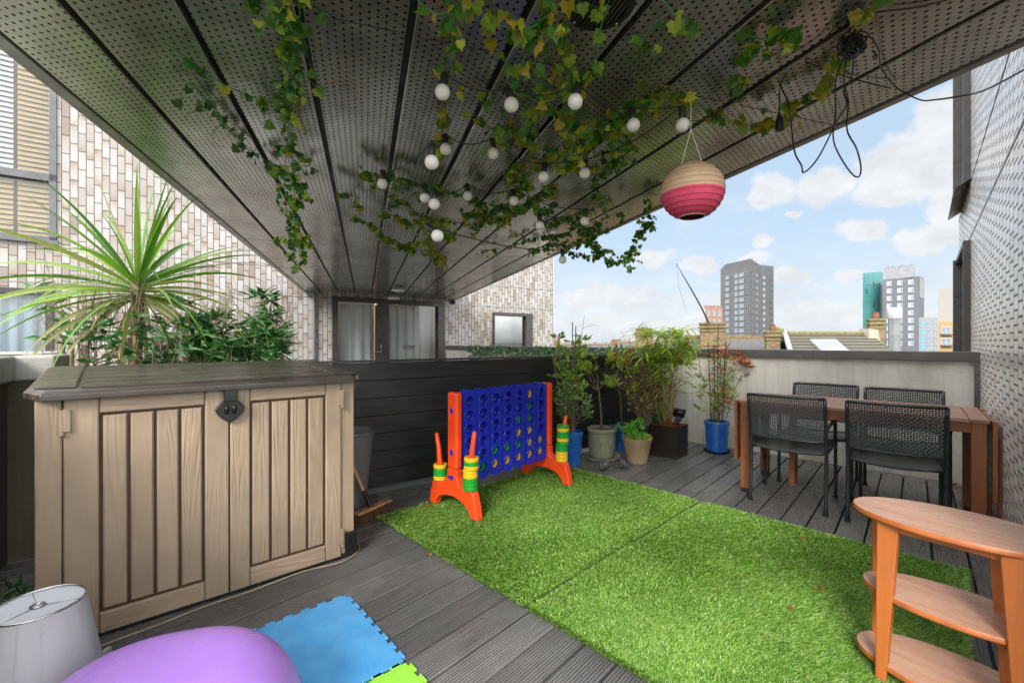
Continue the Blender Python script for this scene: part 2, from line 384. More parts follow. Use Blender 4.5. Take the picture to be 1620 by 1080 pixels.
M['st_top'] = pbr('wet worn orange tabletop', (.56, .33, .22), (.46, .225, .125), scale=3, stretch=(.8, 7, 1), rough=.28, rvar=.18, bump=.0008, bscale=40, dirt=.35, dcol=(.30, .15, .09))
M['foamb'] = pbr('blue foam', (.06, .30, .62), (.09, .36, .68), scale=7, rough=.75, bump=.002, bscale=130, dirt=.35, dcol=(.12, .2, .28))
M['foamg'] = pbr('green foam', (.26, .66, .04), (.3, .7, .05), scale=7, rough=.75, bump=.002, bscale=130, dirt=.3)
M['purple'] = pbr('purple plastic', (.42, .20, .70), (.48, .245, .78), scale=3, rough=.36, bump=.0008, bscale=60, dirt=.3, dcol=(.2, .1, .3), dscale=5)
M['purpled'] = pbr('scuffed purple plastic', (.34, .14, .62), rough=.4)
M['shade'] = pbr('grey lampshade fabric', (.34, .335, .35), (.44, .435, .45), scale=2.2, stretch=(3, 3, .5), rough=.75, bump=.0004, bscale=300, dirt=.15, dscale=4)
M['shadein'] = pbr('pale plastic shade lining', (.62, .64, .70), (.5, .52, .58), scale=6, rough=.4)
M['chrome'] = pbr('steel', (.5, .5, .5), rough=.25, metal=1)
M['broomw'] = pbr('broom wood', (.48, .28, .12), (.36, .2, .08), scale=8, stretch=(1, 1, .3), rough=.5)
M['bristle'] = pbr('brown bristles', (.05, .025, .012), (.26, .13, .06), scale=80, rough=.9)
M['stone'] = pbr('wet grey stone', (.035, .034, .034), (.14, .135, .13), scale=22, rough=.45, bump=.01, bscale=14)
M['brick_y'] = brickmat('london stock brick', (.26, .175, .085), (.14, .092, .048), (.18, .15, .105))
M['brick_o'] = brickmat('orange brick', (.26, .115, .07), (.2, .09, .055), (.4, .36, .3))
M['pot_t'] = pbr('terracotta', (.2, .09, .05), (.12, .06, .035), rough=.9)
M['moss'] = pbr('mossy stone', (.11, .105, .035), (.20, .15, .08), scale=9, rough=1)
M['slate'] = rooftile('slate roof', (.11, .107, .105), (.165, .155, .145), .16)
M['rtile'] = rooftile('mossy concrete roof tiles', (.12, .112, .08), (.075, .07, .048), .21)
M['render'] = streaky('cream render', (.38, .35, .28), (.31, .28, .22), (.24, .21, .15), bump=.02)
M['tow1'] = pbr('mid grey cladding', (.078, .077, .080), (.10, .099, .101), scale=.2, rough=.6)
M['tow1w'] = pbr('light tower edge', (.26, .27, .28), rough=.5)
M['twin'] = pbr('blue grey glazing', (.11, .145, .18), (.19, .235, .27), scale=.3, rough=.15)
M['twind'] = pbr('dark balcony recess', (.035, .035, .04), (.07, .065, .06), scale=.3, rough=.4)
M['twinw'] = pbr('white tower window', (.27, .285, .30), (.34, .35, .35), scale=.3, rough=.4)
M['teal'] = pbr('teal cladding', (.045, .18, .18), (.07, .225, .22), scale=.2, stretch=(3, 3, .4), rough=.35)
M['tow2'] = pbr('dark grey cladding', (.085, .09, .105), (.105, .11, .125), scale=.2, rough=.6)
M['lightgrey'] = pbr('light grey cladding', (.19, .195, .205), (.235, .24, .25), scale=.3, rough=.5)
M['cream'] = streaky('off white panel', (.27, .26, .235), (.24, .23, .21), (.21, .195, .175), bump=.01)
M['ochre'] = pbr('ochre render', (.32, .205, .09), (.28, .18, .075), scale=.5, rough=.8)
M['blue_p'] = pbr('blue panel', (.05, .30, .55), rough=.5)
M['white'] = pbr('white paint', (.38, .38, .38), rough=.5)
M['ground'] = pbr('town ground', (.10, .11, .08), (.16, .15, .13), scale=.02, rough=1)
M['duct'] = pbr('galvanised duct', (.2, .207, .207), (.245, .25, .25), scale=2, rough=.35, metal=.4)
M['ftree'] = leafmat('bare winter branches', [(0, (.14, .11, .09)), (1, (.22, .18, .15))], trans=.1, rough=.9)
M['orangebit'] = pbr('orange plastic toy', (.75, .12, .02), rough=.4)
M['artgreen'] = leafmat('artificial hedge leaves', [(0, (.03, .16, .09)), (.5, (.07, .30, .12)), (.8, (.30, .24, .30)), (1, (.5, .55, .4))])
M['redvar'] = leafmat('tinsel strip leaves', [(0, (.03, .3, .32)), (.5, (.1, .2, .2)), (1, (.2, .12, .06))])

# ------------------------------------------------------------------ mesh builder
class MB:
    def __init__(s): s.v = []; s.f = []; s.mi = []; s.mats = []; s.cur = 0
    def mat(s, m):
        m = M[m] if isinstance(m, str) else m
        if m not in s.mats: s.mats.append(m)
        s.cur = s.mats.index(m); return s
    def add(s, vs, fs):
        o = len(s.v); s.v += [tuple(v) for v in vs]
        for f in fs: s.f.append(tuple(i + o for i in f)); s.mi.append(s.cur)
        return s
    def box(s, c, d, rz=0, mx=None):
        hx, hy, hz = d[0] / 2, d[1] / 2, d[2] / 2
        vs = [Vector((x, y, z)) for z in (-hz, hz) for y in (-hy, hy) for x in (-hx, hx)]
        mt = mx if mx is not None else Matrix.Rotation(rz, 3, 'Z')
        vs = [mt @ v + Vector(c) for v in vs]
        return s.add(vs, [(0, 2, 3, 1), (4, 5, 7, 6), (0, 1, 5, 4), (2, 6, 7, 3), (0, 4, 6, 2), (1, 3, 7, 5)])
    def bb(s, x0, x1, y0, y1, z0, z1): return s.box(((x0 + x1) / 2, (y0 + y1) / 2, (z0 + z1) / 2), (x1 - x0, y1 - y0, z1 - z0))
    def cbox(s, x0, x1, y0, y1, z0, z1, b):
        """box whose -Y face has chamfered edges (planks and panels)"""
        vs = [(x0, y1, z0), (x1, y1, z0), (x1, y1, z1), (x0, y1, z1), (x0, y0 + b, z0), (x1, y0 + b, z0), (x1, y0 + b, z1), (x0, y0 + b, z1),
              (x0 + b, y0, z0 + b), (x1 - b, y0, z0 + b), (x1 - b, y0, z1 - b), (x0 + b, y0, z1 - b)]
        return s.add(vs, [(0, 3, 2, 1), (0, 1, 5, 4), (1, 2, 6, 5), (2, 3, 7, 6), (3, 0, 4, 7), (4, 5, 9, 8), (5, 6, 10, 9), (6, 7, 11, 10), (7, 4, 8, 11), (8, 9, 10, 11)])
    def bar(s, a, b, w, h, up=(0, 0, 1), w2=None, h2=None):
        a, b = Vector(a), Vector(b); t = (b - a).normalized(); u = Vector(up)
        if abs(t.dot(u)) > .95: u = Vector((0, 1, 0))
        r = t.cross(u).normalized(); q = r.cross(t)
        w2 = w if w2 is None else w2; h2 = h if h2 is None else h2
        vs = [a + r * x * w / 2 + q * y * h / 2 for x, y in ((-1, -1), (1, -1), (1, 1), (-1, 1))] + [b + r * x * w2 / 2 + q * y * h2 / 2 for x, y in ((-1, -1), (1, -1), (1, 1), (-1, 1))]
        return s.add(vs, [(0, 1, 2, 3), (7, 6, 5, 4), (0, 4, 5, 1), (1, 5, 6, 2), (2, 6, 7, 3), (3, 7, 4, 0)])
    def tube(s, pts, r, n=8, cap=True):
        pts = [Vector(p) for p in pts]
        rs = r if isinstance(r, (list, tuple)) else [r] * len(pts)
        o = len(s.v); ref = None
        for i, p in enumerate(pts):
            t = (pts[min(i + 1, len(pts) - 1)] - pts[max(i - 1, 0)])
            t = t.normalized() if t.length > 1e-9 else Vector((0, 0, 1))
            if ref is None: ref = t.orthogonal().normalized()
            ref = (ref - t * ref.dot(t)); ref = ref.normalized() if ref.length > 1e-6 else t.orthogonal().normalized()
            q = t.cross(ref)
            for k in range(n):
                a = 2 * math.pi * k / n; s.v.append(tuple(p + (ref * math.cos(a) + q * math.sin(a)) * rs[i]))
        for i in range(len(pts) - 1):
            for k in range(n):
                k2 = (k + 1) % n
                s.f.append((o + i * n + k, o + i * n + k2, o + (i + 1) * n + k2, o + (i + 1) * n + k)); s.mi.append(s.cur)
        if cap:
            s.f.append(tuple(o + k for k in range(n))[::-1]); s.mi.append(s.cur)
            e = o + (len(pts) - 1) * n; s.f.append(tuple(e + k for k in range(n))); s.mi.append(s.cur)
        return s
    def lathe(s, prof, n=32, c=(0, 0, 0), mt=None, closed=False):
        o = len(s.v); c = Vector(c)
        for (r, z) in prof:
            for k in range(n):
                a = 2 * math.pi * k / n; v = Vector((r * math.cos(a), r * math.sin(a), z))
                if mt is not None: v = mt @ v
                s.v.append(tuple(v + c))
        m = len(prof)
        for i in range(m - 1):
            for k in range(n):
                k2 = (k + 1) % n; s.f.append((o + i * n + k, o + i * n + k2, o + (i + 1) * n + k2, o + (i + 1) * n + k)); s.mi.append(s.cur)
        if closed:
            for i0, rev in ((0, True), (m - 1, False)):
                if prof[i0][0] > 1e-5:
                    f = tuple(o + i0 * n + k for k in range(n)); s.f.append(f[::-1] if rev else f); s.mi.append(s.cur)
        return s
    def prism(s, poly, z0, z1, mt=None):
        n = len(poly)
        vs = [Vector((x, y, z0)) for x, y in poly] + [Vector((x, y, z1)) for x, y in poly]
        if mt is not None: vs = [mt @ v for v in vs]
        return s.add(vs, [tuple(range(n))[::-1], tuple(range(n, 2 * n))] + [(i, (i + 1) % n, n + (i + 1) % n, n + i) for i in range(n)])
    def build(s, name, parent=None, smooth=False, bevel=0, seg=2, loc=None, rz=0):
        me = bpy.data.meshes.new(name); me.from_pydata(s.v, [], s.f)
        for m in s.mats: me.materials.append(m)
        if len(s.mats) > 1: me.polygons.foreach_set('material_index', s.mi)
        me.polygons.foreach_set('use_smooth', [bool(smooth)] * len(s.f))
        me.update()
        if smooth == 'auto' or (smooth and smooth is not True):
            me.set_sharp_from_angle(angle=R(38))
        o = bpy.data.objects.new(name, me); COL.objects.link(o)
        if parent is not None: o.parent = parent
        if loc is not None: o.location = loc
        if rz: o.rotation_euler = (0, 0, rz)
        if bevel:
            b = o.modifiers.new('bevel', 'BEVEL'); b.width = bevel; b.segments = seg; b.limit_method = 'ANGLE'; b.angle_limit = R(40)
        return o
def mb(m): return MB().mat(m)
def tag(o, label, cat, group=None, kind=None):
    if label: o['label'] = label
    if cat: o['category'] = cat
    if group: o['group'] = group
    if kind: o['kind'] = kind
    return o
def thing(name, label, cat, loc=(0, 0, 0), rz=0, group=None):
    o = bpy.data.objects.new(name, None); o.empty_display_size = .1; COL.objects.link(o)
    o.location = loc; o.rotation_euler = (0, 0, rz); return tag(o, label, cat, group)
def kids(o): return [c for c in bpy.data.objects if c.parent == o]
def dup(root, loc, rz, label, group):
    tree = {}
    for c in bpy.data.objects: tree.setdefault(c.parent, []).append(c)
    def cp(o, par):
        c = o.copy(); COL.objects.link(c); c.parent = par
        for k in tree.get(o, []): cp(k, c)
        return c
    r = cp(root, None); r.location = loc; r.rotation_euler = (0, 0, rz); r['label'] = label; r['group'] = group
    return r
def W3(x, y, Y): return Vector(((x - 810) / F * Y, Y, EYE + (HY - y) / F * Y))       # photo pixel at depth Y
def G(x, y, z=0.0):                                                                   # photo pixel on the plane at height z
    Y = (EYE - z) * F / (y - HY); return Vector(((x - 810) / F * Y, Y, z))
def PX(x, Y, z): return Vector(((x - 810) / F * Y, Y, z))
def clip(poly, a, b):
    """keep the part of poly left of the line a->b"""
    out = []; side = lambda p: (b[0] - a[0]) * (p[1] - a[1]) - (b[1] - a[1]) * (p[0] - a[0])
    for i in range(len(poly)):
        p, q = poly[i], poly[(i + 1) % len(poly)]; sp, sq = side(p), side(q)
        if sp >= 0: out.append(p)
        if sp * sq < 0: t = sp / (sp - sq); out.append((p[0] + (q[0] - p[0]) * t, p[1] + (q[1] - p[1]) * t))
    return out
def clippoly(poly, conv):
    for i in range(len(conv)):
        poly = clip(poly, conv[i], conv[(i + 1) % len(conv)])
        if len(poly) < 3: return []
    return poly

# ------------------------------------------------------------------ key lines of the plan
def unit(deg): return Vector((math.sin(R(deg)), math.cos(R(deg)), 0))       # degrees clockwise from +Y
FD = unit(54.2)                       # facade and fence direction
FO = Vector((-7.28, 7.28, 0))         # a point on the facade
def fac_u(x):
    t = (x - 810) / F; return (t * FO.y - FO.x) / (FD.x - t * FD.y)
def fac_z(x, y): return EYE + (HY - y) / F * (FO.y + FD.y * fac_u(x))
RD = unit(42.9); RO = Vector((4.017, 3.80, 0))    # right wall, corner with the back parapet
BD = unit(-46.6)                                  # back parapet direction from that corner
SD = unit(-18.4); SN = Vector((SD.y, -SD.x, 0))   # soffit length and cross direction
FP = Vector((-1.286, 3.53, 0)); FDir = unit(55.7) # fence
LW = Vector((-2.78, 2.40, 0)); LD = unit(-35.8)   # left parapet
def isect(p, a, q, b):
    den = a.x * b.y - a.y * b.x; t = ((q.x - p.x) * b.y - (q.y - p.y) * b.x) / den; return p + a * t
C1 = isect(FP, FDir, RO, BD)            # fence meets back parapet
C0 = isect(FP, FDir, LW, LD)            # fence meets left parapet
NEAR = isect(LW, LD, RO, RD)

# ------------------------------------------------------------------ structure: ground, decks
g = mb('ground'); g.bb(-3000, 3000, -3000, 3000, -14.2, -14)
tag(g.build('ground'), None, None, kind='structure')
# own deck
conv = [(p.x, p.y) for p in (NEAR, RO, C1, C0)]
dn = Vector((RD.y, -RD.x, 0)); DD = unit(42.4); dn = Vector((DD.y, -DD.x, 0))
th = math.atan2(DD.y, DD.x) - math.pi / 2
dk = mb('deck'); pitch = .1545; base_off = -.858 - pitch * 22
inv = Matrix.Rotation(-th, 3, 'Z')
for i in range(60):
    a = base_off + i * pitch + .006; b = a + pitch - .012
    q = [dn * a - DD * 3, dn * b - DD * 3, dn * b + DD * 12, dn * a + DD * 12]
    for (s0, s1) in ((-6, 20),):
        pl = clippoly([(p.x, p.y) for p in q], conv)
        if len(pl) >= 3:
            loc = [inv @ Vector((x, y, 0)) for x, y in pl]
            dk.prism([(v.x, v.y) for v in loc], -.024, 0)
dko = dk.build('deck', bevel=.0025, seg=1); dko.rotation_euler = (0, 0, th); tag(dko, None, None, kind='structure')
mb('seam').prism(conv, -.12, -.03).build('deck_subfloor')['kind'] = 'structure'
# paving of the neighbouring terrace, up to the tiled building
pA = isect(FO, FD, Vector((-1.31, 8.83, 0)), LD); pB = FO + FD * fac_u(-400)
pv = mb('paving'); BE = RO + BD * ((8.83 - 3.80) / BD.y)
pv.prism([(C0.x, C0.y), (C1.x, C1.y), (BE.x, BE.y), (pA.x, pA.y), (FO.x - FD.x * 9, FO.y - FD.y * 9), (LW.x - LD.x * 3 - 6, LW.y - LD.y * 3 - 3)], -.15, -.004)
pv.build('neighbour_paving')['kind'] = 'structure'

# ------------------------------------------------------------------ the tiled building with doors and windows
faz = math.atan2(FD.y, FD.x)
fb = thing('tiled_building', 'cream and tan glazed brick building beyond the fence with glass doors and blinds', 'building', FO, faz)
U = fac_u; Z = fac_z
openings = [  # u0,u1,z0,z1
    (U(-420), U(90), Z(90, 383), 6.6), (U(-300), U(86), .3, Z(40, 456)), (U(525), U(703), .02, Z(610, 474)), (U(779), U(841), Z(810, 551), Z(810, 495))]
uL, uR, zB, zT = -16, U(875.5), -14, 8.5
def wall_with_holes(m, x0, x1, z0, z1, holes, y0, y1):
    xs = sorted({x0, x1, *[h[0] for h in holes], *[h[1] for h in holes]}); zs = sorted({z0, z1, *[h[2] for h in holes], *[h[3] for h in holes]})
    xs = [x for x in xs if x0 <= x <= x1]; zs = [z for z in zs if z0 <= z <= z1]
    for i in range(len(xs) - 1):
        j = 0
        while j < len(zs) - 1:
            cx = (xs[i] + xs[i + 1]) / 2
            hole = lambda jj: any(h[0] < cx < h[1] and h[2] < (zs[jj] + zs[jj + 1]) / 2 < h[3] for h in holes)
            if hole(j): j += 1; continue
            k = j
            while k + 1 < len(zs) - 1 and not hole(k + 1): k += 1
            m.bb(xs[i], xs[i + 1], y0, y1, zs[j], zs[k + 1]); j = k + 1
wl = mb('tile'); wall_with_holes(wl, uL, uR, zB, zT, openings, 0, .28); wl.bb(uR - .28, uR - .0005, .28, 9, zB, zT)
wl.build('wall', fb)
m_ = mb('trim')
for z in (Z(800, 453.5), Z(800, 486.5)): m_.bb(uL, uR + .002, -.006, .001, z - .008, z + .008)
m_.build('movement_joint', fb)
mb('chrome').bb(uR - .012, uR + .004, -.004, .03, 0, zT).build('corner_trim', fb)
# upper left windows with blinds
u0, u1, z0, z1 = openings[0]; zm = Z(40, 276)
w1 = mb('frame_l'); fw = .085
w1.bb(u0, u1, -.03, .12, z0, z0 + .07); w1.bb(u1 - fw, u1, -.03, .12, z0, z1); w1.bb(u0, u1, -.03, .12, zm - .06, zm + .06); w1.bb(u0, u1, -.03, .12, z1 - .07, z1)
um = (U(24)); 
w1.bb(u0 - .02, u1 + .03, -.07, .0, z0 - .045, z0 + .012)
wo1 = w1.build('window', fb, bevel=.004)
mb('glass3').bb(u0, u1 - fw, .05, .056, z0 + .07, zm - .06).bb(u0, u1 - fw, .05, .056, zm + .06, z1 - .07).build('pane', wo1)
bl = mb('blind')
z = z0 + .1
while z < z1 - .1:
    if not (zm - .07 < z < zm + .07):
        c0 = u0
        bl.mat('blindw' if z > zm else 'blind').box(((u0 + um) / 2 - .02, .10, z), (um - u0 - .04, .078, .004), mx=Matrix.Rotation(R(62), 3, 'X'))
        bl.mat('blind').box(((um + u1) / 2, .10, z), (u1 - um - .01, .078, .004), mx=Matrix.Rotation(R(62), 3, 'X'))
    z += .080
bl.build('blind', wo1)
mb('room').bb(u0 - .1, u1 + .1, .27, .275, z0 - .1, z1 + .1).build('room_backing', wo1)
# lower left window with pale curtain
u0, u1, z0, z1 = openings[1]
w2 = mb('frame').bb(u1 - .1, u1, -.03, .12, z0, z1).bb(u0, u1 - .1, -.03, .12, z1 - .09, z1).bb(u0, u1 - .1, -.03, .12, z0, z0 + .09).build('window', fb, bevel=.004)
mb('glass3').bb(u0, u1 - .1, .05, .056, z0 + .09, z1 - .09).build('pane', w2)
def curtain(mt, a, b, zb, zt, y, par, seed=0, amp=.025):
    m = mb(mt); n = int((b - a) / .02); r = random.Random(seed); ph = 0; vs = []
    for i in range(n + 1):
        ph += r.uniform(.35, .9); yy = y + amp * math.sin(ph); x = a + (b - a) * i / n
        vs += [(x, yy, zb), (x, yy, zt)]
    m.add(vs, [(2 * i, 2 * i + 2, 2 * i + 3, 2 * i + 1) for i in range(n)]); return m.build('curtain', par, smooth=True)
curtain('curtainb', u0, u1, z0, z1, .16, w2)
mb('room').bb(u0 - .1, u1 + .1, .27, .275, z0 - .1, z1 + .1).build('room_backing', w2)
# patio doors
u0, u1, z0, z1 = openings[2]; ua, ub = U(596), U(615)
dr = mb('frame'); dr.bb(u0, u1, -.05, .12, z1 - .10, z1).bb(u0, u0 + .12, -.05, .12, z0, z1 - .1).bb(u1 - .2, u1, -.05, .12, z0, z1 - .1).bb(ua, ub, -.04, .12, z0, z1 - .1).bb(u0 + .12, ua, -.04, .12, z0, z0 + .1).bb(ub, u1 - .2, -.04, .12, z0, z0 + .1)
dro = dr.build('patio_door', fb, bevel=.006)
mb('glass3').bb(u0 + .12, ua, .04, .046, z0 + .1, z1 - .1).build('pane', dro)
mb('glass3').bb(ub, u1 - .2, .04, .046, z0 + .1, z1 - .1).build('pane', dro)
zh = Z(600, 556)
mb('chrome').box((ua + .08, -.06, zh + .06), (.035, .02, .22)).tube([(ua + .08, -.07, zh), (ua + .08, -.11, zh), (ua - .1, -.11, zh)], .011).build('door_handle', dro)
curtain('curtain', u0 + .1, ua, z0 + .05, z1 - .1, .18, dro, 1); curtain('curtain', ub, u1 - .2, z0 + .05, z1 - .1, .18, dro, 2)
rm = mb('room'); rm.bb(u0 - 1, u1 + 1, 2.6, 2.62, -.1, 2.6).bb(u0 - 1, u1 + 1, .3, 2.6, -.15, -.1).bb(u0 - 1, u1 + 1, .3, 2.6, 2.45, 2.47).bb(u0 - 1.02, u0 - 1, .3, 2.6, -.1, 2.45).bb(u1 + 1, u1 + 1.02, .3, 2.6, -.1, 2.45)
rm.build('room_interior', dro)
dlp = fb.matrix_basis @ Vector((U(573), .9, 2.44)) if False else FO + FD * U(572) + Vector((-FD.y, FD.x, 0)) * 1.0 + Vector((0, 0, 2.44))
dl = thing('downlight', 'lit round ceiling downlight in the room behind the patio doors', 'lamp', dlp, 0)
em = bpy.data.materials.new('lit lamp'); em.use_nodes = True; em.node_tree.nodes['Principled BSDF'].inputs['Emission Color'].default_value = (1, .72, .4, 1); em.node_tree.nodes['Principled BSDF'].inputs['Emission Strength'].default_value = 8; M['lit'] = em
mb('white').lathe([(.05, 0), (.07, -.01), (.075, .0)], 24).build('rim', dl); mb('lit').lathe([(0, -.002), (.05, -.002)], 24).build('lens', dl)
pl_ = bpy.data.lights.new('downlight_glow', 'POINT'); pl_.energy = 38; pl_.color = (1, .85, .68); pl_.shadow_soft_size = .15
po_ = bpy.data.objects.new('downlight_glow', pl_); COL.objects.link(po_); po_.parent = dl; po_.location = (.3, 0, -.15)
# right window
u0, u1, z0, z1 = openings[3]
w3 = mb('frame').bb(u0, u0 + .05, -.06, .16, z0, z1).bb(u1 - .24, u1, -.06, .16, z0, z1).bb(u0 + .05, u1 - .24, -.06, .16, z1 - .09, z1).bb(u0 + .05, u1 - .24, -.06, .16, z0, z0 + .05).build('window', fb, bevel=.005)
mb('glass2').bb(u0 + .05, u1 - .24, .04, .046, z0 + .05, z1 - .09).build('pane', w3)
curtain('curtain', u0, u1, z0, z1, .2, w3, 4); mb('room').bb(u0 - .1, u1 + .1, .27, .275, z0 - .1, z1 + .1).build('room_backing', w3)
# copper downpipe left of the doors
mb('potgrey').tube([(U(496), -.06, .3), (U(496), -.06, Z(496, 462))], .03, 10).build('downpipe', fb, smooth='auto')

# ------------------------------------------------------------------ right tiled building
raz = math.atan2(RD.y, RD.x)
rb = thing('white_tiled_building', 'white glazed brick side wall with dark projecting window frames at the right', 'building', RO, raz)
# wall occupies local y<0 side (right of the direction)
sN = -3.85
mb('tile_w').bb(sN, 3.03, -.4, 0, -14, 9).build('wall', rb)
mb('frame').bb(sN, 3.03, -.001, .003, 2.300, 2.318).bb(sN, 3.03, -.001, .003, 2.86, 2.872).build('movement_joint', rb)
def rwin(za, zb):
    m = mb('frame').bb(.98, 1.04, .0, .055, za, zb).bb(2.5, 2.56, 0, .075, za, zb).bb(1.04, 2.5, 0, .055, zb - .05, zb).bb(1.04, 2.5, .0, .055, za, za + .05)
    m.add([(.96, 0, za - .02), (2.6, 0, za - .02), (2.6, .12, za - .1), (.96, .12, za - .1), (.96, 0, za + .02), (2.6, 0, za + .02), (2.6, .12, za - .07), (.96, .12, za - .07)],
          [(0, 1, 2, 3), (7, 6, 5, 4), (0, 4, 5, 1), (3, 2, 6, 7), (0, 3, 7, 4), (1, 5, 6, 2)])
    o = m.build('window', rb, bevel=.003)
    mb('glass2').bb(1.04, 2.5, .006, .012, za + .05, zb - .05).build('pane', o)
rwin(2.86 + .06, 5.4); rwin(.3, 2.28)

# ------------------------------------------------------------------ soffit overhead
s_left, s_right, nb = -1.238, 2.222, 10
bw = (s_right - s_left) / nb
saz = math.atan2(SD.y, SD.x) - math.pi / 2       # local Y along the boards, local X across
sof = thing('soffit', 'perforated bronze metal soffit of long boards overhead', 'ceiling', (0, 0, CEIL), saz)
inv = Matrix.Rotation(-saz, 3, 'Z')
f0 = inv @ FO; fd = inv @ FD
rw = inv @ (RO + Vector((RD.y, -RD.x, 0)) * -.0); rdl = inv @ RD
lim = [(-30, -2.6), (30, -2.6), (30, 60), (-30, 60)]
def soffit_poly(xa, xb):
    pl = [(xa, .5), (xb, .5), (xb, 30), (xa, 30)]
    a = f0 - Vector((0, .002, 0)); b = a + fd
    pl = clip(pl, (b.x, b.y), (a.x, a.y))
    return pl
for i in range(nb):
    xa = s_left + bw * i + (.0 if i == 0 else .0125); xb = s_left + bw * (i + 1) - (0 if i == nb - 1 else .0125)
    if i == 0: xa += .062
    if i == nb - 1: xb -= .045
    mb('perf').prism(soffit_poly(xa, xb), 0, .03).build('soffit_panel', sof, bevel=.003, seg=1)
mb('seam').prism(soffit_poly(s_left + .02, s_right - .02), .032, .06).build('soffit_backing', sof)
mb('trim').prism(soffit_poly(s_left, s_left + .06), -.008, .4).build('edge_trim', sof, bevel=.003)
mb('trim').prism(soffit_poly(s_right - .042, s_right), -.008, .4).build('edge_trim', sof, bevel=.003)
mb('trim').prism(soffit_poly(s_left + .05, s_right - .05), .062, .4).build('roof_slab', sof)
# panel end joints
for i in range(nb):
    for yy in (1.55, 5.2):
        xa = s_left + bw * i + .06; mb('seam').bb(xa, xa + bw - .1, yy, yy + .004, -.0008, .01).build('panel_joint', sof)
# round vent grille
vc = inv @ (W3(955, -12, (CEIL - EYE) * F / (HY + 12))); vx, vy = vc.x, vc.y
vt = thing('ceiling_vent', 'round dark slatted vent grille screwed to the soffit panels', 'vent', W3(950, 6, (CEIL - .004 - EYE) * F / (HY - 6)), saz)
v_ = mb('blackpl').lathe([(.085, -.012), (.105, -.012), (.108, 0), (.085, .0)], 40); v_.build('rim', vt, smooth='auto')
v_ = mb('frame')
for k in range(-5, 6):
    h = math.sqrt(max(.085 ** 2 - (k * .0145) ** 2, 0)); v_.box((k * .0145, 0, -.006), (.008, 2 * h, .01))
v_.build('slat', vt)
v_ = mb('chrome')
for k in range(4): mb('chrome').lathe([(0, -.016), (.004, -.015), (.005, -.012)], 10, (.098 * math.cos(k * 1.57 + .5), .098 * math.sin(k * 1.57 + .5), 0)).build('screw', vt)
# small dome lights by the doors
for (x, y, yy, lb) in ((630, 458, 8.6, 'small white dome lamp under the far soffit, nearer and higher of the two'), (623, 471, 9.6, 'small white dome lamp close above the patio doors')):
    p = W3(x, y, yy); 
    l = thing('dome_lamp', lb, 'lamp', p, 0, 'dome lamps by the patio doors')
    mb('blackpl').tube([(0, 0, 0), (0, 0, CEIL - p.z)], .02, 10).build('stem', l)
    mb('bulb').lathe([(.03, .06), (.10, .03), (.13, -.02), (.12, -.03), (0, -.03)], 24).build('lamp_shade', l, smooth='auto')
cmr = thing('security_camera', 'small black security camera at the soffit corner beside the doors', 'camera', W3(716, 478, 10.2), 0)
mb('blackpl').lathe([(0, -.05), (.06, -.04), (.08, 0), (.05, .03), (0, .04)], 16).build('body', cmr, smooth=True)
mb('blackpl').tube([(0, 0, .03), (0, .3, .09)], .025, 8).build('bracket', cmr)

# ------------------------------------------------------------------ back parapet
baz = math.atan2(-BD.y, -BD.x)      # local X runs from far left towards the right corner
bl_len = (BE - RO).length
bp = thing('parapet_wall', 'stained pale rendered parapet with dark metal coping behind the dining table', 'wall', RO, baz)
mb('conc').bb(-bl_len, -.0, 0, .2, -14, 1.07).build('wall', bp)
cp = mb('cap').bb(-bl_len, .0, -.045, .26, 1.07, 1.152)
for k in range(5): cp.bb(-1.9 * k - 1.2, -1.9 * k - 1.194, -.047, .262, 1.066, 1.154)
cp.build('coping', bp, bevel=.004)
mb('conc').bb(-bl_len, -bl_len + .2, .2, 3.2, -.1, 1.07).build('return_wall', bp)
mb('cap').bb(-.035, 0, -.05, -.001, 0, 1.07).build('corner_post', bp)
# ------------------------------------------------------------------ left concrete parapet
laz = math.atan2(LD.y, LD.x)
lp = thing('concrete_parapet', 'mossy dark concrete parapet with pale coping behind the shed at the left', 'wall', LW, laz)
mb('conc2').bb(-3.2, 1.6, 0, .3, -14, 1.02).build('wall', lp)
mb('capc').bb(-3.2, 1.6, -.04, .38, 1.02, 1.165).build('coping', lp, bevel=.015, seg=3)
faz2 = math.atan2(FDir.y, FDir.x)
lq = thing('concrete_parapet', 'short mossy concrete return with pale coping at the far left edge, beside the shed', 'wall', C0, faz2)
mb('conc2').bb(.0, .18, .03, .28, -14, 1.02).build('wall', lq); mb('capc').bb(-.3, .20, -.01, .33, 1.02, 1.165).build('coping', lq, bevel=.015, seg=3)
# ------------------------------------------------------------------ black slat fence
faz2 = math.atan2(FDir.y, FDir.x)
flen = (C1 - C0).length
flen -= .19
fe = thing('slat_fence', 'black horizontal composite slat fence along the left of the deck', 'fence', C0 + FDir * .19, faz2)
sl_ = mb('fence'); z = .045; hh = .147
for k in range(7):
    sl_.bb(0, flen - .01, 0, .022, z, z + hh - .004)
    if k == 5 or k == 6:
        pass
    z += hh
sl_.bb(0, flen - .01, .018, .03, .05, 1.06)
sl_.build('slat_panel', fe, bevel=.003)
gv = mb('fence')
for k in range(7):
    for q in (.035, .075, .11): gv.bb(flen * .45, flen - .01, -.0016, .001, .045 + k * hh + q, .045 + k * hh + q + .004)
gv.build('moulded_line', fe)
mb('frame').bb(-.0, flen - .01, -.012, .045, 1.075, 1.092).build('top_rail', fe, bevel=.003)
for x in (.04, flen * .5, flen - .06): mb('fence').bb(x, x + .06, .031, .09, 0, 1.07).build('post', fe)

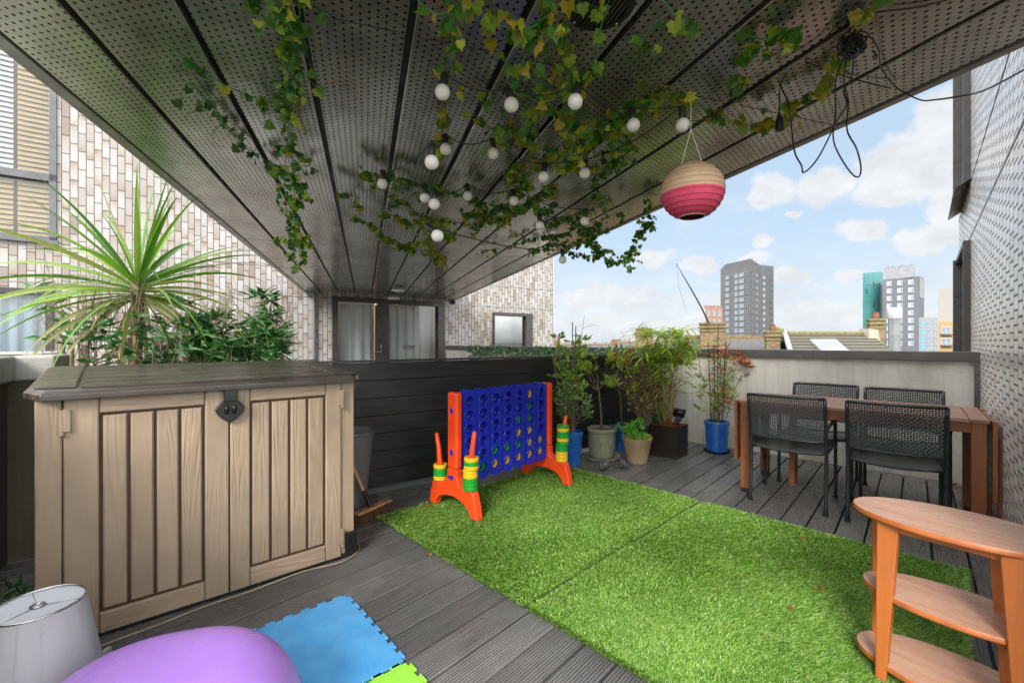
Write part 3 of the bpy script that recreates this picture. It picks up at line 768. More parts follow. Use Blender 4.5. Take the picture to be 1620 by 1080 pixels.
# ------------------------------------------------------------------ shed
A = math.atan2(.663, .749)
sh = thing('storage_shed', 'beige wood-effect plastic storage shed with dark brown lid', 'storage shed', (-1.89, 1.75, 0), A)
Wd, Dp, Ht = 1.285, .70, 1.022
b = mb('shed')
b.cbox(0, .078, .0, .04, .02, Ht, .004).cbox(1.209, Wd, .0, .04, .02, Ht - .0, .004)
b.mat('groove').bb(.005, Wd - .005, .026, .05, .03, Ht - .005)
b.mat('shed').bb(0, .03, .05, Dp, .02, Ht + .02).bb(Wd - .03, Wd, .05, Dp, .02, Ht + .02).bb(.03, Wd - .03, Dp - .03, Dp, .02, Ht + .02)
b.build('body', sh, bevel=.003)
mb('blackpl').bb(-.01, Wd + .01, -.012, Dp + .01, 0, .02).bb(Wd - .055, Wd + .012, -.016, .1, .02, .14).build('base', sh, bevel=.004)
def shed_door(x0, x1, stl, str_):
    m = mb('groove').bb(x0 + .004, x1 - .004, .006, .024, .03, Ht - .01)
    m.mat('shed').cbox(x0, x0 + stl, -.012, .02, .012, Ht - .004, .005).cbox(x1 - str_, x1, -.012, .02, .012, Ht - .004, .005)
    m.mat('shedh').cbox(x0 + stl + .002, x1 - str_ - .002, -.011, .02, .945, Ht - .004, .005).cbox(x0 + stl + .002, x1 - str_ - .002, -.011, .02, .012, .1, .005)
    a, bb_ = x0 + stl, x1 - str_; n = 4; g_ = .012; wd = (bb_ - a - g_ * (n + 1)) / n
    m.mat('shed')
    for k in range(n): x = a + g_ + k * (wd + g_); m.cbox(x, x + wd, -.007, .012, .112, .933, .006)
    o = m.build('door', sh)
    return o
d1 = shed_door(.082, .655, .106, .096); d2 = shed_door(.661, 1.205, .085, .085)
for (dd_, x, sgn) in ((d1, .082, 1), (d2, 1.205, -1)):
    for z in (.925, .13):
        h_ = mb('shed').bb(min(x - .012 * sgn, x + .022 * sgn), max(x - .012 * sgn, x + .022 * sgn), -.024, -.0125, z - .045, z + .045).tube([(x - .004 * sgn, -.02, z - .06), (x - .004 * sgn, -.02, z - .045)], .009, 8)
        h_.build('hinge', dd_, bevel=.003)
# lid: sloped, chamfered corners, long grooves
x0, x1, y0, y1 = -.035, Wd + .035, -.055, Dp + .02; c = .10
out = [(x0, y0 + c), (x0 + c * .55, y0), (x1 - c * .55, y0), (x1, y0 + c), (x1, y1), (x0, y1)]
def lz(y): return 1.048 + (y - y0) / (y1 - y0) * .062
ld = MB().mat('lid')
n = len(out); cx, cy = (x0 + x1) / 2, (y0 + y1) / 2
def inset(p, k): return (p[0] + (k if p[0] < cx else -k), p[1] + (k if p[1] < cy else -k))
vs = [(x, y, lz(y) - .036) for x, y in out] + [(x, y, lz(y) - .012) for x, y in out] + [(*inset(p, .016), lz(p[1]) + .004) for p in out]
ld.add(vs, [tuple(range(n))[::-1]] + [(i, (i + 1) % n, n + (i + 1) % n, n + i) for i in range(n)] + [(n + i, n + (i + 1) % n, 2 * n + (i + 1) % n, 2 * n + i) for i in range(n)] + [tuple(range(2 * n, 3 * n))])
lo_ = ld.build('lid', sh, bevel=.004)
pl = mb('lid')
rows = 6; ya, yb = y0 + .03, y1 - .03
for k in range(rows):
    a_ = ya + (yb - ya) * k / rows; b_ = ya + (yb - ya) * (k + 1) / rows - .012
    pl.add([(x0 + .17, a_, lz(a_) + .0045), (x1 - .17, a_, lz(a_) + .0045), (x1 - .17, b_, lz(b_) + .0045), (x0 + .17, b_, lz(b_) + .0045),
            (x0 + .175, a_ + .004, lz(a_) + .012), (x1 - .175, a_ + .004, lz(a_) + .012), (x1 - .175, b_ - .004, lz(b_) + .012), (x0 + .175, b_ - .004, lz(b_) + .012)],
           [(4, 5, 6, 7), (0, 1, 5, 4), (1, 2, 6, 5), (2, 3, 7, 6), (3, 0, 4, 7)])
for sx in (x0 + .03, x1 - .155):
    for (aa, bb_) in ((sx, sx + .125),):
        yy = ya + .05
        pl.add([(aa, yy, lz(yy) + .0045), (bb_, yy - .02, lz(yy) + .0045), (bb_, yb, lz(yb) + .0045), (aa, yb, lz(yb) + .0045), (aa + .005, yy + .005, lz(yy) + .012), (bb_ - .005, yy - .015, lz(yy) + .012), (bb_ - .005, yb - .004, lz(yb) + .012), (aa + .005, yb - .004, lz(yb) + .012)],
               [(4, 5, 6, 7), (0, 1, 5, 4), (1, 2, 6, 5), (2, 3, 7, 6), (3, 0, 4, 7)])
pl.build('lid_plank', lo_)
mb('white').bb(x1 - .03, x1 + .002, y0 + .09, y0 + .11, 1.02, 1.045).build('corner_clip', lo_)
# latch
lt = MB().mat('blackpl'); xc = .658
lt.bb(xc - .028, xc + .028, -.05, -.022, .955, 1.03)
pts = []
for k in range(20):
    a_ = 2 * math.pi * k / 20; r_ = .062 * (1 - .13 * abs(math.sin(2 * a_)) ** .8)
    pts.append((xc + r_ * math.cos(a_), .915 + r_ * math.sin(a_)))
Q = Matrix(((1, 0, 0), (0, 0, 1), (0, 1, 0)))
lt.prism(pts, -.036, -.014, Q)
for k in (-1, 1): lt.lathe([(0, .012), (.008, .008), (.011, 0)], 12, (xc + k * .016, -.036, .915), Matrix.Rotation(R(90), 3, 'X') @ Matrix.Scale(2.2, 3, Vector((0, 1, 0))))
lt.build('latch', sh, bevel=.005, seg=3)

# ------------------------------------------------------------------ plants behind the shed
def leaf_blade(m, p, dirv, L, wd, droop, seg=6, fold=.25, roll=0):
    """an arching strap leaf"""
    p = Vector(p); d_ = Vector(dirv).normalized(); side = d_.cross(Vector((0, 0, 1)))
    side = side.normalized() if side.length > .05 else Vector((1, 0, 0))
    if roll: side = Matrix.Rotation(roll, 3, d_) @ side
    vs = []; q = p.copy(); dd_ = d_.copy()
    for i in range(seg + 1):
        t = i / seg; ww = wd * (min(1, .45 + t * 2.2) if t < .3 else (1 - ((t - .3) / .7) ** 1.7)) * .5 + .0006
        side = (side - dd_ * side.dot(dd_)).normalized(); up = side.cross(dd_).normalized()
        vs += [q - side * ww, q - up * ww * fold * 1.2, q + side * ww]
        q = q + dd_ * (L / seg); dd_ = (dd_ + Vector((0, 0, -droop * (.35 + t) / seg))).normalized()
    fs = []
    for i in range(seg):
        a_ = 3 * i; fs += [(a_, a_ + 1, a_ + 4, a_ + 3), (a_ + 1, a_ + 2, a_ + 5, a_ + 4)]
    m.add(vs, fs)
def rdir(r, zlo=-1, zhi=1):
    a_ = r.uniform(0, 2 * math.pi); z = r.uniform(zlo, zhi); k = math.sqrt(max(0, 1 - z * z)); return Vector((k * math.cos(a_), k * math.sin(a_), z))
def leaf(m, p, d_, L, wd, r, sharp=.5):
    """one folded leaf, six vertices"""
    p = Vector(p); d_ = d_.normalized(); s_ = d_.cross(rdir(r)).normalized(); u = s_.cross(d_)
    mid = p + d_ * L * sharp
    m.add([p, mid - s_ * wd / 2 + u * wd * .12, mid - d_ * L * .1, mid + s_ * wd / 2 + u * wd * .12, p + d_ * L - u * L * .12], [(0, 2, 1), (0, 3, 2), (2, 4, 1), (2, 3, 4)])
def path(a, b, r, wob, n=5):
    a, b = Vector(a), Vector(b); return [a.lerp(b, i / n) + (rdir(r) * wob * math.sin(math.pi * i / n) if 0 < i < n else Vector()) for i in range(n + 1)]

base = PX(218, 3.25, 0)
cr = thing('cordyline', 'tall spiky cordyline with long arching strap leaves behind the shed', 'plant', base, 0)
ctop = Vector((0, 0, W3(218, 447, 3.25).z))
mb('bark').tube([(0, 0, 0), (.01, 0, .6), (-.01, 0, 1.1), tuple(ctop)], [.05, .04, .034, .042], 10).build('trunk', cr, smooth=True)
r = random.Random(5); m = mb('leaf_cord'); m2 = mb('leaf_cordo')
for i in range(92):
    a_ = i * 2.39996 + r.uniform(-.5, .5); t = i / 92; el = 84 - 112 * t ** .55 + r.uniform(-13, 13)
    dv = Vector((math.cos(a_) * math.cos(R(el)), math.sin(a_) * math.cos(R(el)), math.sin(R(el))))
    L = r.uniform(.68, 1.10) * (1 if t < .75 else .8) * (.85 if el > 60 else 1)
    leaf_blade(m if t < .74 else m2, ctop + Vector((0, 0, -.12 * t)) + dv * .02, dv, L, r.uniform(.028, .042), .45 + 1.3 * t + r.uniform(-.2, .5), 10, .25, r.uniform(-.95, .95))
m.build('leaves', cr, smooth=False); m2.build('lower_leaves', cr)

# planter trough beyond the fence line
tr0 = C0 + FDir * .1 + LD * .35
tp = thing('planter_trough', 'long pale stone planter trough behind the shed', 'planter', tr0, faz2)
m = mb('capc'); TL = 2.1; m.bb(0, TL, 0, .04, 0, 1.0).bb(0, TL, .5, .54, 0, 1.0).bb(0, .04, .04, .5, 0, 1.0).bb(TL - .04, TL, .04, .5, 0, 1.0)
m.build('box', tp, bevel=.008); mb('soil').bb(.04, TL - .04, .04, .5, .1, .93).build('soil', tp)
stw = thing('stone_wall', 'low pale stone wall beyond the trough under the cordyline', 'wall', PX(192, 4.0, 0), faz2)
mb('capc').bb(0, .85, .05, .4, 0, 1.27).build('wall', stw); mb('capc').bb(-.03, .9, 0, .4, 1.27, 1.35).bb(-.1, .95, -.25, -.01, 1.1, 1.17).build('coping', stw, bevel=.01)
def wood_shrub(name, label, px_, Y, ztop, spread, canes, nleaf, mat, L, wd, seed, group, bare=.35, cz=.98, low=1.0, orange=False):
    rr = random.Random(seed); b_ = PX(px_, Y, 0)
    t_ = thing(name, label, 'plant', b_, 0, group)
    ms = mb('twig'); ml = mb(mat)
    for k in range(canes):
        dx = rr.uniform(-spread * .6, spread * .6)
        h = cz + rr.uniform(.24, .36)
        mb('cane' if orange or rr.random() < .3 else 'caneg').tube([(dx, rr.uniform(-.04, .04), cz - .5), (dx + rr.uniform(-.01, .01), 0, h)], .016, 8).build('cane', t_, smooth='auto')
    nst = 9 + int(spread * 22)
    for k in range(nst):
        p0 = Vector((rr.uniform(-spread * .7, spread * .7), rr.uniform(-.08, .08), cz - .1)); p1 = p0 + Vector((rr.uniform(-.12, .12), rr.uniform(-.1, .1), rr.uniform(.45, 1) * (ztop - cz)))
        pts_ = path(p0, p1, rr, .025); ms.tube(pts_, [.0035, .003, .0028, .0024, .002, .0014], 5)
        for q in range(5):
            a0 = pts_[rr.randint(1, 4)]; a1 = a0 + (rdir(rr, .1, .9)) * rr.uniform(.06, .16); ms.tube(path(a0, a1, rr, .01, 3), .0014, 4)
            if rr.random() > bare:
                for j in range(max(1, int(nleaf / (nst * 5 * (1 - bare))))):
                    leaf(ml, a0.lerp(a1, rr.random() * 1.1), rdir(rr, -.5, .6), rr.uniform(.7, 1.2) * L, wd * rr.uniform(.8, 1.2), rr, .42)
    for k in range(int(14 + spread * 30)):
        p0 = Vector((rr.uniform(-spread, spread), rr.uniform(-.08, .08), cz + rr.uniform(.1, .5) * (ztop - cz))); p1 = p0 + Vector((rr.uniform(-.12, .12), rr.uniform(-.05, .05), rr.uniform(.18, .42)))
        pp = path(p0, p1, rr, .03, 4); ms.tube(pp, [.0024, .0022, .002, .0016, .001], 4, False)
        for q in range(3): a0 = pp[rr.randint(1, 3)]; ms.tube([a0, a0 + Vector((rr.uniform(-.07, .07), rr.uniform(-.03, .03), rr.uniform(.03, .09)))], .0013, 4, False)
    ms.build('stems', t_, smooth=True); ml.build('leaves', t_)
    return t_
GS = 'shrubs in a row behind the shed'
wood_shrub('bamboo_shrub', 'sparse shrub with bare upright twigs at the left end behind the shed', 118, 3.0, 2.0, .19, 4, 90, 'leaf_bam', .12, .03, 1, GS, .7, .93)
wood_shrub('bamboo_shrub', 'thin shrub with a few dark leaves just left of the cordyline trunk', 190, 3.05, 1.85, .18, 3, 130, 'leaf_bam', .12, .032, 2, GS, .6, .95)
wood_shrub('bamboo_shrub', 'small leafy shrub just right of the cordyline trunk', 265, 3.15, 1.62, .17, 4, 190, 'leaf_bam', .12, .032, 3, GS, .4, .95)
wood_shrub('bamboo_shrub', 'dense dark glossy shrub behind the middle of the shed', 345, 3.3, 1.84, .27, 3, 1500, 'leaf_bam', .12, .024, 4, GS, .05, .95, orange=True)
wood_shrub('bamboo_shrub', 'tallest dense dark glossy shrub at the right end behind the shed', 418, 3.42, 1.92, .26, 3, 1700, 'leaf_bam', .12, .022, 5, GS, .05, .93, orange=True)

# ------------------------------------------------------------------ artificial hedge beyond the fence
th_ = thing('hedge_trough', 'low trough of artificial green and purple leaves under the far coping', 'planter', BE + Vector((.35, -.55, 0)), baz)
m = mb('conc').bb(.1, 3.6, 0, .3, 0, .9); m.build('trough', th_)
m = mb('artgreen'); rr = random.Random(9)
for i in range(1500): leaf(m, (rr.uniform(.1, 3.6), rr.uniform(-.02, .3), rr.uniform(.94, 1.13)), rdir(rr, -.1, 1), .075, .035, rr)
m.build('leaves', th_)

# ------------------------------------------------------------------ grass rug
ga = Vector((-.935, 3.09, 0)); gd1 = Vector((1.355, 1.35, 0)); gd2 = Vector((1.99, -2.05, 0))
L1, L2 = gd1.length, gd2.length; e1, e2 = gd1.normalized(), gd2.normalized()
rgz = math.atan2(e2.y, e2.x)
rug = thing('grass_rug', 'bright green artificial grass rug in two joined strips on the deck', 'artificial grass', ga, rgz)
mb('backing').bb(0, L2 / 2 - .003, 0, L1, .003, .011).bb(L2 / 2 + .003, L2, 0, L1, .003, .011).build('backing', rug)
def grass_blades(n):
    x = rng.uniform(-.004, L2 + .004, n); y = rng.uniform(-.004, L1 + .004, n)
    # visibility aware density: fewer far blades, wider
    wx = ga.x + e2.x * x + e1.x * y; wy = ga.y + e2.y * x + e1.y * y
    keep = (wx / np.maximum(wy, .1) < 1.35) & (wy > .9) & (rng.uniform(0, 1, n) < np.clip((2.0 / np.maximum(wy, .5)) ** 1.5, .33, 1))
    seam = np.abs(x - L2 / 2 - .006 * np.sin(y * 7)) < .010; keep &= ~seam
    x, y, wy = x[keep], y[keep], wy[keep]; n = len(x)
    a = rng.uniform(0, 2 * np.pi, n); lean = rng.uniform(.002, .017, n); h = rng.uniform(.011, .026, n)
    patch = np.sin(x * 5.1 + 1.3 * np.sin(y * 4)) * np.sin(y * 6.3 + 1.1 * np.sin(x * 3.7)); h *= 1 + .10 * patch
    near = np.abs(x - L2 / 2) < .035; h[near] *= .62; edge = (x < .01) | (x > L2 - .01) | (y < .01) | (y > L1 - .01)
    lx = np.cos(a) * lean + .007 + .006 * np.sin(x * 2.2 + y * 3.1); ly = np.sin(a) * lean + .006 * np.cos(x * 3.3 - y * 2.4)
    lx[edge] += (np.sign(x[edge] - L2 / 2) * .012); ly[edge] += np.sign(y[edge] - L1 / 2) * .012
    wd = rng.uniform(.0011, .0019, n) * np.clip(wy / 1.7, 1, 2.2); b = rng.uniform(0, 2 * np.pi, n)
    sx, sy = np.cos(b) * wd, np.sin(b) * wd
    V = np.zeros((n, 5, 3), np.float32)
    V[:, 0] = np.stack([x - sx, y - sy, np.full(n, .01)], 1); V[:, 1] = np.stack([x + sx, y + sy, np.full(n, .01)], 1)
    V[:, 2] = np.stack([x + sx * .9 + lx * .35, y + sy * .9 + ly * .35, .01 + h * .6], 1); V[:, 3] = np.stack([x - sx * .9 + lx * .35, y - sy * .9 + ly * .35, .01 + h * .6], 1)
    V[:, 4] = np.stack([x + lx * 1.3, y + ly * 1.3, .01 + h * .92], 1)
    me = bpy.data.meshes.new('grass_blades'); me.vertices.add(n * 5); me.vertices.foreach_set('co', V.ravel())
    base_i = (np.arange(n) * 5)[:, None]
    loops = np.concatenate([base_i + np.array([0, 1, 2, 3]), base_i + np.array([3, 2, 4])], 1).ravel().astype(np.int32)
    me.loops.add(n * 7); me.loops.foreach_set('vertex_index', loops)
    st = (np.arange(n)[:, None] * 7 + np.array([0, 4])).ravel().astype(np.int32); me.polygons.add(n * 2)
    me.polygons.foreach_set('loop_start', st); me.update(calc_edges=True); me.validate()
    me.materials.append(M['grass']); o = bpy.data.objects.new('grass_blades', me); COL.objects.link(o); o.parent = rug; o['kind'] = 'stuff'
    return n
ng = grass_blades(900000); print('grass blades', ng)

# ------------------------------------------------------------------ four-in-a-row game
gc0 = Vector((-.414, 3.2, 0)); gc1 = Vector((.305, 3.94, 0)); gx = (gc1 - gc0).normalized(); gl = (gc1 - gc0).length
gz_ = math.atan2(gx.y, gx.x); GZ0 = .028
gm = thing('connect_game', 'giant blue four-in-a-row garden game with orange legs standing on the grass rug', 'garden game', gc0 + Vector((0, 0, GZ0)), gz_)
ZB, ZTp = .215, .825; ncol, nrow = 7, 6; xa, xb = .045, gl - .045; cw = (xb - xa) / ncol; ch = (ZTp - ZB) / nrow; rh = .040
def board(y0_, y1_, name):
    m = mb('game_b'); NS = 24
    for face_y, flip in ((y0_, False), (y1_, True)):
        for i in range(ncol):
            for j in range(nrow):
                cx_, cz_ = xa + cw * (i + .5), ZB + ch * (j + .5)
                inner, outer = [], []
                for k in range(NS):
                    a_ = 2 * math.pi * k / NS + math.pi / NS; c_, s_ = math.cos(a_), math.sin(a_)
                    t_ = 1 / max(abs(c_) / (cw / 2), abs(s_) / (ch / 2))
                    ox, oz = cx_ + c_ * t_, cz_ + s_ * t_
                    inner.append((cx_ + c_ * rh, face_y, cz_ + s_ * rh)); outer.append((ox, face_y, oz))
                vs = inner + outer; fs = [(k, (k + 1) % NS, NS + (k + 1) % NS, NS + k) for k in range(NS)]
                # corners
                for (sx, sz) in ((1, 1), (-1, 1), (-1, -1), (1, -1)):
                    vs.append((cx_ + sx * cw / 2, face_y, cz_ + sz * ch / 2))
                for q, ang in enumerate((math.atan2(ch, cw), math.pi - math.atan2(ch, cw), math.pi + math.atan2(ch, cw), 2 * math.pi - math.atan2(ch, cw))):
                    k = int(math.floor((ang - math.pi / NS) / (2 * math.pi / NS))) % NS
                    fs.append((NS + k, NS + (k + 1) % NS, 2 * NS + q))
                if flip: fs = [f[::-1] for f in fs]
                m.add(vs, fs)
                if not flip:   # hole wall and raised lip
                    cyl = [(cx_ + math.cos(2 * math.pi * k / NS + math.pi / NS) * rh, yy, cz_ + math.sin(2 * math.pi * k / NS + math.pi / NS) * rh) for yy in (y0_, y1_) for k in range(NS)]
                    m.add(cyl, [(k, (k + 1) % NS, NS + (k + 1) % NS, NS + k) for k in range(NS)])
                    m.lathe([(rh, 0), (rh + .001, .0035), (rh + .006, .0035), (rh + .008, 0)], NS, (cx_, face_y, cz_), Matrix.Rotation(R(90), 3, 'X'))
    # scalloped top and bottom
    for zz, sg in ((ZTp, 1), (ZB, -1)):
        for i in range(ncol):
            n_ = 10; pr = []
            for k in range(n_ + 1):
                t_ = k / n_; pr.append((xa + cw * (i + t_), .008 + .028 * math.sin(math.pi * t_)))
            for k in range(n_):
                (p, a_), (q, b_) = pr[k], pr[k + 1]
                m.add([(p, y0_, zz), (q, y0_, zz), (q, y0_, zz + sg * b_), (p, y0_, zz + sg * a_), (p, y1_, zz), (q, y1_, zz), (q, y1_, zz + sg * b_), (p, y1_, zz + sg * a_)],
                      [(0, 1, 2, 3), (7, 6, 5, 4), (3, 2, 6, 7)])
    return m
board(-.036, -.010, 'b').build('board_face', gm, smooth='auto'); board(.010, .036, 'b').build('board_face', gm, smooth='auto')
m = mb('game_b')
for i in range(ncol + 1): m.bb(xa + cw * i - .004, xa + cw * i + .004, -.0095, .0095, ZB, ZTp + .01)
m.build('divider', gm, bevel=.001)
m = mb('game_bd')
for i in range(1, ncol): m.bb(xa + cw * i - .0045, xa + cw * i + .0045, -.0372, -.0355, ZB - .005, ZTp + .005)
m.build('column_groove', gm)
for s_, x_ in ((-1, 0.0), (1, gl)):
    # legs profile in (perp, z), extruded along the board
    prof = []
    def arc(cx_, cz_, rx, rz_, a0, a1, n_=8): return [(cx_ + rx * math.cos(R(a0 + (a1 - a0) * k / n_)), cz_ + rz_ * math.sin(R(a0 + (a1 - a0) * k / n_))) for k in range(n_ + 1)]
    prof = [(-.275, .0), (-.215, .0)] + arc(0, .0, .20, .105, 180, 0, 14) + [(.215, .0), (.275, .0), (.262, .075), (.235, .165), (.215, .185), (.13, .185), (.075, .20), (.056, .25), (.056, .30), (-.056, .30), (-.056, .25), (-.075, .20), (-.13, .185), (-.215, .185), (-.235, .165), (-.262, .075)]
    Qm = Matrix(((0, 0, 1), (1, 0, 0), (0, 1, 0)))
    m = MB().mat('game_o'); m.prism(prof, x_ - .03, x_ + .03, Qm)
    m.build('leg_frame', gm, bevel=.010, seg=3, smooth=False)
    up = mb('game_o').bb(x_ - .03, x_ + .03, -.055, .055, .2995, .852); upo = up.build('upright', gm, bevel=.02, seg=4)
    m = mb('game_b')
    for zz in (.42, .72): m.lathe([(0, .0315), (.016, .0315), (.018, .028)], 16, (x_, .0, zz), Matrix.Rotation(R(90 * s_), 3, 'Y') @ Matrix.Scale(1.5, 3, Vector((1, 0, 0))))
    m.tube([(x_ + s_ * .03, -.012, .245), (x_ + s_ * .05, -.012, .245)], .013, 10).tube([(x_ + s_ * .03, .02, .245), (x_ + s_ * .045, .02, .245)], .009, 10); m.build('bolt', gm, bevel=.002)
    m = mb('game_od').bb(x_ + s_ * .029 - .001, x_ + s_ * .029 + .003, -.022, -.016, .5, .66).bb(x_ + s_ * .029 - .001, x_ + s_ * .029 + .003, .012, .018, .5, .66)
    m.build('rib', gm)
pegs = {'front left': (0.0, -.172, .60), 'back left': (0.0, .172, .53), 'front right': (gl, -.172, .585)}
for k, (x_, y_, zt) in list(pegs.items()) + [('back right', (gl, .172, .5))]:
    sg = -1 if y_ < 0 else 1
    m = mb('game_o').tube([(x_, y_, .16), (x_, y_ + .004 * sg, .3), (x_, y_ - sg * -.018, (zt + .3) / 2), (x_, y_ + sg * .045, zt - .012), (x_, y_ + sg * .048, zt)], [.026, .022, .019, .0155, .006], 14)
    m.build('peg', gm, smooth=True)
mz = Matrix.Rotation(gz_, 4, 'Z'); gw = Matrix.Translation(gc0 + Vector((0, 0, GZ0))) @ mz
words = ['bottom', 'second', 'third', 'fourth', 'fifth', 'sixth', 'seventh', 'eighth', 'ninth', 'tenth', 'eleventh']
def ringmesh(c_):
    m = mb('ring_' + c_); m.lathe([(.029, .0), (.048, .0), (.052, .004), (.052, .024), (.048, .0285), (.036, .0285), (.034, .025), (.029, .025), (.029, 0)], 28); return m
protos = {}
def place_ring(c_, loc, eul, label, grp):
    if c_ not in protos:
        o = ringmesh(c_).build('ring_counter', None, smooth='auto'); protos[c_] = o
    else: o = protos[c_].copy(); COL.objects.link(o)
    o.location = loc; o.rotation_euler = eul; return tag(o, label, 'game counter', grp)
for k, cols in (('front left', 'GGGYYYGY'), ('back left', 'YGGY'), ('front right', 'YYYGGGYGGYG')):
    x_, y_, zt = pegs[k]; sg = -1 if y_ < 0 else 1
    for i, c_ in enumerate(cols):
        dz_ = .187 + i * .0288; off = (.010 if dz_ > .32 else .0) * sg * (1 + (dz_ - .32) * 4)
        p = gw @ Vector((x_, y_ + (off if dz_ > .3 else 0), dz_))
        cn = 'yellow' if c_ == 'Y' else 'green'
        pos = 'topmost' if i == len(cols) - 1 else words[i] + (' from the bottom' if i else '')
        place_ring(c_.lower(), p, (0, 0, 0), f'{cn} ring counter, {pos} on the {k} orange peg of the game', 'ring counters stacked on the pegs')
holes = {(1, 6): 'y', (2, 6): 'g', (3, 5): 'g', (3, 6): 'g', (4, 5): 'y', (4, 6): 'y', (5, 3): 'g', (5, 4): 'g', (5, 5): 'g', (5, 6): 'y', (5, 7): 'y',
         (6, 2): 'g', (6, 3): 'y', (6, 4): 'y', (6, 5): 'y', (6, 6): 'y', (6, 7): 'y'}
wr = {1: 'top', 2: 'second', 3: 'third', 4: 'fourth', 5: 'fifth', 6: 'bottom'}; wc = ['', 'first', 'second', 'third', 'fourth', 'fifth', 'sixth', 'last']
for (rw_, cl), c_ in holes.items():
    p = gw @ Vector((xa + cw * (cl - .5), -.0, ZB + ch * (nrow - rw_ + .5)))
    nm = 'yellow' if c_ == 'y' else 'green'
    o = place_ring('in' + c_ if False else c_, p, (0, 0, 0), f'{nm} counter in the {wr[rw_]} row and {wc[cl]} column of the blue game board', 'counters dropped in the game board')
    o.matrix_world = Matrix.Translation(p) @ mz @ Matrix.Rotation(R(90), 4, 'X') @ Matrix.Translation((0, 0, -.008)) @ Matrix.Diagonal((.74, .74, .6, 1))
    o.location = o.location
# ------------------------------------------------------------------ grey tall planter, broom
tp = thing('tall_planter', 'tall tapered grey planter standing between the shed and the fence', 'planter', (-1.16, 3.22, 0), 0)
mb('potgrey').lathe([(0, .0), (.085, .0), (.15, .575), (.156, .58), (.156, .6), (.145, .6), (.138, .56), (.08, .05), (0, .05)], 40).build('pot', tp, smooth='auto')
bh0, bh1 = Vector((-1.045, 2.97, .075)), Vector((-.90, 3.25, .075)); bc = (bh0 + bh1) / 2
bz = math.atan2((bh1 - bh0).y, (bh1 - bh0).x)
br = thing('broom', 'wooden broom with brown bristles leaning beside the shed corner', 'broom', (bc.x, bc.y, 0), bz)
hl = (bh1 - bh0).length
mb('broomw').box((0, 0, .085), (hl, .055, .02)).build('head', br, bevel=.008, seg=3)
m = mb('bristle'); rr = random.Random(3)
for i in range(300):
    x = rr.uniform(-hl / 2 + .008, hl / 2 - .008); y = rr.uniform(-.024, .024); m.tube([(x, y, .075), (x * 1.05 + rr.uniform(-.014, .014), y * 1.7 + rr.uniform(-.012, .012), .002 + rr.uniform(0, .02))], .0013, 3, False)
m.build('bristles', br)
iv = Matrix.Rotation(-bz, 3, 'Z')
htop = iv @ (Vector((-1.19, 3.02, .62)) - Vector((bc.x, bc.y, 0)))
s0 = Vector((-.03, 0, .1)); mid_ = s0.lerp(htop, .22)
mb('blackpl').tube([s0, mid_], [.017, .014], 12).build('socket', br, smooth='auto')
mb('broomw').tube([mid_, htop], .0115, 12).build('handle', br, smooth='auto')
m = mb('chrome')
for x in (-hl * .32, hl * .3): m.tube([(x, -.03, .07), (x, -.034, .1), (x + .01, -.02, .125), (x + .02, .02, .125), (x + .02, .034, .1)], .0022, 6)
m.build('wire_loop', br)

# ------------------------------------------------------------------ cable on the deck along the shed
pts = [G(150, 1028), G(190, 1012), G(250, 990), G(320, 962), G(400, 935), G(480, 905), G(540, 890), G(567, 872), G(566, 862), G(560, 850)]
pts = [p + Vector((0, 0, .006)) for p in pts]
def smoothp(pts, n=4):
    out_ = []; P_ = [pts[0]] + list(pts) + [pts[-1]]
    for i in range(1, len(P_) - 2):
        for k in range(n):
            t = k / n; p0, p1, p2, p3 = P_[i - 1], P_[i], P_[i + 1], P_[i + 2]
            out_.append(.5 * ((2 * p1) + (p2 - p0) * t + (2 * p0 - 5 * p1 + 4 * p2 - p3) * t * t + (3 * p1 - p0 - 3 * p2 + p3) * t ** 3))
    out_.append(Vector(pts[-1])); return out_
o = mb('caneg').tube(smoothp(pts), .0045, 8).build('hose', smooth=True); tag(o, 'pale thin hose lying on the deck along the foot of the shed', 'hose')

# ------------------------------------------------------------------ potted plants
def pot_lathe(m, prof, n=40): return m.lathe(prof, n)
def stdpot(t_, mat, r0, r1, h, rib=0, foot=None):
    prof = [(0, 0), (r0, 0)]
    N = 26 if rib else 8
    for k in range(N + 1):
        q = k / N; rr_ = r0 + (r1 - r0) * q + (rib * abs(math.sin(q * math.pi * 9)) if rib else 0); prof.append((rr_, .005 + (h - .04) * q))
    prof += [(r1 + .008, h - .034), (r1 + .010, h - .006), (r1 + .004, h), (r1 - .008, h), (r1 - .012, h - .05), (0, h - .05)]
    o_ = mb(mat).lathe(prof, 44).build('pot', t_, smooth='auto')
    mb('soil').lathe([(0, h - .03), (r1 - .011, h - .035)], 24).build('soil', t_)
    return o_
def twiggy(ms, ml, p, dv, L, lv, rr, leafargs, rad, kids_=3, spread=.7, dens=1.0, up=.15):
    p1 = p + dv * L; pts_ = path(p, p1, rr, L * .06, 4); ms.tube(pts_, [rad * (1 - .12 * i) for i in range(5)], 5, False)
    if lv == 0:
        n_ = leafargs[2]
        for j in range(n_):
            if rr.random() < dens:
                q = p.lerp(p1, rr.uniform(.25, 1.05)); leaf(ml, q, (rdir(rr, -.3, .7) + dv * .6), leafargs[0] * rr.uniform(.7, 1.2), leafargs[1] * rr.uniform(.8, 1.2), rr, leafargs[3] if len(leafargs) > 3 else .5)
        return
    for k in range(kids_):
        nd = (dv + rdir(rr, -.5, .8) * spread + Vector((0, 0, up))).normalized()
        twiggy(ms, ml, p.lerp(p1, rr.uniform(.55, 1) if k else 1), nd, L * rr.uniform(.55, .8), lv - 1, rr, leafargs, rad * .6, kids_, spread, dens, up)
GP = 'potted plants in the far corner of the deck'
